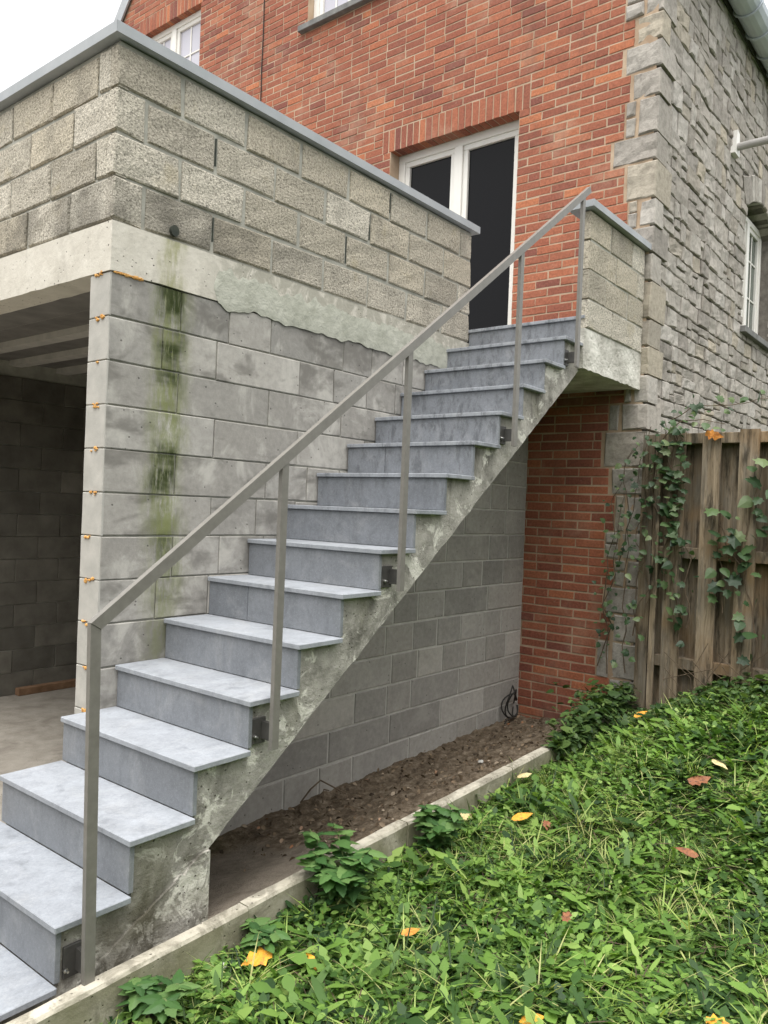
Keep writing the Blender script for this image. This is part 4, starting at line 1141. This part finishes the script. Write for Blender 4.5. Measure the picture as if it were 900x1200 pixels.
def vine(label, stems, leaf_size, every, n_extra=0):
    root = empty('climbing_vine', label, 'vine', 'vines on the fence')
    for path in stems:
        pts = [Vector(p) for p in path]; fine = []
        for a, b in zip(pts, pts[1:]):
            for k in range(6):
                t = k / 6; q = a.lerp(b, t); fine.append(q + Vector((.0, .05 * nz(q.y * 5, q.z * 5, 3), .03 * nz(q.y * 7, q.z * 7, 8))))
        fine.append(pts[-1]); nf = len(fine)
        MB().tube(fine, [.005 * (1 - .6 * k / nf) for k in range(nf)], 5).build('stem', 'stem', root)
        d = 0.0
        for a, b in zip(fine, fine[1:]):
            d += (b - a).length
            while d > every:
                d -= every * rng.uniform(.6, 1.4)
                dr = Vector((-.5 + rng.uniform(-.5, .3), rng.uniform(-1, 1), rng.uniform(-.9, .5)))
                leaf_obj(rng.choice(IVY), b + Vector((-.02 - rng.random() * .03, rng.uniform(-.07, .07), rng.uniform(-.05, .05))), dr, Vector((-.8, -.5 + rng.uniform(-.5, .5), .6 + rng.uniform(-.3, .4))), leaf_size * rng.uniform(.45, 1.6), root)
    return root
fx = FX - .075
vine('dark leafy vine climbing the fence post at the stone house corner',
     [[(3.86, -.93, -.2), (3.88, -.90, .4), (3.86, -.95, .9), (3.84, -.99, 1.3), (3.82, -1.04, 1.62)],
      [(fx, -1.08, -.15), (fx, -1.03, .5), (fx, -1.10, 1.0), (fx, -1.04, 1.45), (fx, -1.10, 1.66)],
      [(3.87, -.80, -.25), (3.90, -.76, .3), (3.88, -.85, .75), (3.87, -.88, 1.2)],
      [(fx, -1.14, .3), (fx, -1.15, .9), (fx, -1.13, 1.5)],
      [(3.89, -.72, -.2), (3.89, -.80, .15), (3.88, -.74, .5), (3.88, -.82, .85), (3.87, -.78, 1.1), (3.86, -.92, 1.4), (3.84, -.98, 1.55)],
      [(3.89, -.86, .6), (3.88, -.95, .95), (3.87, -.86, 1.25), (3.85, -.95, 1.5)],
      [(fx, -1.02, .1), (fx, -1.12, .45), (fx, -1.02, .8), (fx, -1.12, 1.15), (fx, -1.05, 1.5)],
      [(fx, -1.18, 1.0), (fx, -1.06, 1.25), (fx, -1.16, 1.45), (fx, -1.22, 1.62)]], .040, .06)
vine('leafy vine hanging over the fence top with an arching shoot towards the house',
     [[(fx, -1.36, 0.0), (fx, -1.33, .6), (fx, -1.28, 1.1), (fx, -1.36, 1.5), (fx, -1.30, 1.66)],
      [(fx, -1.25, .4), (fx, -1.31, .9), (fx, -1.24, 1.4), (fx, -1.20, 1.70)],
      [(fx, -1.30, 1.55), (fx + .05, -1.22, 1.72), (fx + .05, -1.42, 1.80), (fx, -1.65, 1.78), (fx, -1.9, 1.82)],
      [(fx, -1.18, 1.55), (fx, -1.30, 1.68), (fx, -1.48, 1.70), (fx, -1.62, 1.66)],
      [(fx, -1.42, .2), (fx, -1.40, .7), (fx, -1.34, .95), (fx, -1.30, 1.2)],
      [(fx, -1.22, .7), (fx, -1.33, 1.0), (fx, -1.22, 1.25), (fx, -1.34, 1.55)], [(fx, -1.30, 1.0), (fx, -1.24, 1.3), (fx, -1.32, 1.62)]], .055, .042)
vine('pale broad leaved vine on the fence at the right edge of the picture',
     [[(fx, -1.88, -.05), (fx, -1.84, .4), (fx, -1.76, .75), (fx, -1.82, 1.1), (fx, -1.88, 1.4)],
      [(fx, -1.80, .55), (fx, -1.70, .80), (fx, -1.60, .95), (fx, -1.62, 1.1)],
      [(fx, -2.2, .0), (fx, -2.1, .6), (fx, -1.95, .95), (fx, -1.9, 1.2)],
      [(fx, -1.66, .35), (fx, -1.64, .62), (fx, -1.60, .85)]], .075, .055)
# dry stalks against the fence
mb = MB()
for k in range(12):
    y = -1.35 - rng.random() * .55; h = rng.uniform(.15, .45)
    mb.tube([(fx - .03, y, -.3), (fx - .05, y + rng.uniform(-.1, .1), -.3 + h * .6), (fx - .06, y + rng.uniform(-.35, .35), -.25 + h)], .0028, 4)
tag(mb.build('dry_stalks', 'stem'), 'thin dry brown stalks leaning against the foot of the fence', 'stalks', kind='stuff')

def nettle(label, x, y, nst, h, spread, size):
    z0 = lawn_z(x, y); root = empty('nettle_plant', label, 'weed plant', 'leafy plants along the kerb', (x, y, z0))
    bpy.context.view_layer.update()
    for k in range(nst):
        a = rng.uniform(0, 6.28); l = h * rng.uniform(.65, 1.1)
        tip = Vector((math.cos(a) * spread * rng.uniform(.3, 1), math.sin(a) * spread * rng.uniform(.3, 1), l))
        b0 = Vector((rng.uniform(-.05, .05), rng.uniform(-.05, .05), -.01)); path = [b0.lerp(tip, t) + Vector((0, 0, .05 * math.sin(t * 3.1))) for t in (0, .25, .5, .75, 1)]
        st = MB().tube(path, [.004, .0035, .003, .0025, .0018], 5).build('stem', 'green_stem', root)
        for j in range(1, 9):
            t = j / 8.5; c = path[min(3, int(t * 4))].lerp(path[min(4, int(t * 4) + 1)], t * 4 % 1)
            for s_ in (0, 1):
                an = a + j * 1.57 + s_ * math.pi + rng.uniform(-.4, .4)
                o = leaf_obj(NET[0], c, (math.cos(an), math.sin(an), rng.uniform(-.35, .25)), (rng.uniform(-.3, .3), rng.uniform(-.3, .3), 1), size * (1.15 - .6 * abs(t - .55)) * rng.uniform(.7, 1.2), root)
                o.matrix_world = Matrix.Translation((x, y, z0)) @ o.matrix_world
    return root
nettle('bushy nettle plant against the kerb, largest of the leafy plants', .44, -1.12, 13, .27, .21, .085)
nettle('smaller nettle plant by the kerb under the middle of the stairs', 1.13, -1.13, 9, .22, .12, .075)
nettle('low dark weed by the kerb next to the bottom handrail post', -.42, -1.10, 6, .10, .13, .07)
nettle('small weed beside the kerb between bottom post and nettle', .02, -1.09, 5, .09, .10, .06)

# fallen leaves: (px x, px y) rays dropped on the lawn when measured -> world x, y
LEAF_OUT = [[(0, 0), (.04, .18), (.2, .20), (.3, .36), (.44, .24), (.62, .30), (.72, .14), (1.05, .03), (.78, -.16), (.66, -.33), (.48, -.2), (.33, -.38), (.2, -.18), (.05, -.2)],
            [(0, 0), (.15, .16), (.45, .24), (.8, .15), (1.1, 0), (.75, -.17), (.42, -.22), (.12, -.15)]]
def fallen(label, x, y, z, size, mat, kind=0, tilt=(.2, .3), az=None):
    pts = LEAF_OUT[kind]; V = [(.4, 0, .03)] + [(px_ * (1 + .12 * nz(px_ * 9, x * 7)), py_ * (1 + .25 * nz(py_ * 9, y * 7)), .06 * abs(py_) + .10 * nz(px_ * 4, py_ * 4, x * 9)) for px_, py_ in pts]
    n = len(pts); F = [(0, i + 1, (i + 1) % n + 1) for i in range(n)]
    V2 = V + [(a, b, c - .012) for a, b, c in V]; F2 = F + [(n + 1 + c, n + 1 + b, n + 1 + a) for a, b, c in F] + [(i + 1, n + 2 + i, n + 2 + (i + 1) % n, (i + 1) % n + 1) for i in range(n)]
    mb = MB().add(V2, F2); o = mb.build('fallen_leaf', mat)
    up = (Vector((0, 0, 1)) + .55 * (CAM - Vector((x, y, z))).normalized() + Vector((rng.uniform(-.2, .2), rng.uniform(-.2, .2), 0))).normalized()
    if kind == 0 and z > 1: up = Vector((-1, -.2, .3)).normalized()
    o.location = (x, y, z); o.scale = (size,) * 3
    o.rotation_mode = 'QUATERNION'; o.rotation_quaternion = up.to_track_quat('Z', 'X') @ Matrix.Rotation(rng.uniform(0, 6.28) if az is None else az, 3, 'Z').to_quaternion()
    return tag(o, label, 'leaf', 'fallen autumn leaves')
def L(x, y, h=.07): return x, y, lawn_z(x, y) + h - .012
fallen('large orange leaf by the kerb near the bottom of the stairs', *L(.00, -1.20, .06), .11, 'yellow_leaf', 0, (.5, -.5), 2.2)
fallen('small yellow leaf just right of the large orange one by the kerb', *L(.09, -1.28, .06), .075, 'yellow_leaf', 1, (.2, -.3), 3.6)
fallen('orange yellow leaf on the lawn beside the middle of the kerb', *L(1.55, -1.29), .11, 'yellow_leaf', 1, (.3, -.2), 5.4)
fallen('small rust red leaf just right of the middle orange leaf', *L(1.62, -1.45), .07, 'brown_leaf', 0)
fallen('curled brown leaf in the middle of the lawn', *L(.90, -1.90), .06, 'brown_leaf', 0, (.5, -.5))
fallen('flat yellow leaf at the bottom edge of the lawn, left one', *L(.30, -2.03, .06), .085, 'yellow_leaf', 1, (.2, -.35), 5.2)
fallen('yellow leaf in the bottom right corner of the lawn', *L(.66, -2.50, .06), .085, 'yellow_leaf', 0, (.2, -.4), 4.6)
fallen('yellow leaf high on the lawn near the fence', *L(3.25, -1.26, .12), .10, 'yellow_leaf', 1, (.3, -.3), 5.4)
fallen('orange leaf low on the left of the lawn', *L(.42, -1.46), .07, 'orange_leaf', 1, (.1, -.3), 5.0)
fallen('orange brown leaf on a twig at the right of the lawn', *L(2.22, -1.95, .07), .12, 'brown_leaf', 0, (.4, -.4), 5.4)
fallen('large brown leaf at the right of the lawn below the orange brown one', *L(1.68, -2.17), .10, 'brown_leaf', 1, (.3, -.4), 1.2)
fallen('pale yellow leaf at the right edge of the lawn', *L(2.50, -1.98, .08), .09, 'pale_leaf', 1, (.3, -.5), 4.2)
fallen('yellow leaf lying against the kerb, far one', *L(2.02, -1.06, .08), .085, 'pale_leaf', 1, (.4, -.3), 5.2)
fallen('yellow leaf half hidden in weeds against the kerb', *L(1.38, -1.09, .07), .08, 'pale_leaf', 0, (.5, -.3), 5.0)
fallen('orange leaf caught on top of the fence', fx - .03, -1.50, 1.60, .12, 'orange_leaf', 0, (.2, -1.0), 4.4)
# pale chips on the soil and at the kerb
for k, (x, y, s_) in enumerate([(2.35, -.62, .02), (2.2, -.72, .014), (2.95, -.42, .013), (-.15, -1.10, .02), (.02, -1.14, .024)]):
    bm = bmesh.new(); bmesh.ops.create_icosphere(bm, subdivisions=1, radius=s_)
    for q in bm.verts: q.co = Vector((q.co.x * 1.3, q.co.y, q.co.z * .5)) * (1 + .4 * nz(q.co.x * 40, q.co.y * 40, k))
    me = bpy.data.meshes.new('stone_chip'); bm.to_mesh(me); bm.free(); me.materials.append(MAT['stone_chip'])
    o = link('stone_chip', me); o.location = (x, y, (soil_z(x, y) if y > -.95 else lawn_z(x, y) + .03) + s_ * .3)
    tag(o, ['pale stone chip on the soil near the far kerb, bigger one', 'pale stone chip on the soil near the far kerb, smaller one', 'pale stone chip on the soil close to the brick corner', 'small pale stone in the weeds left of the orange leaf', 'pale stone in the weeds closest to the large orange leaf'][k], 'stone', 'pale stone chips')
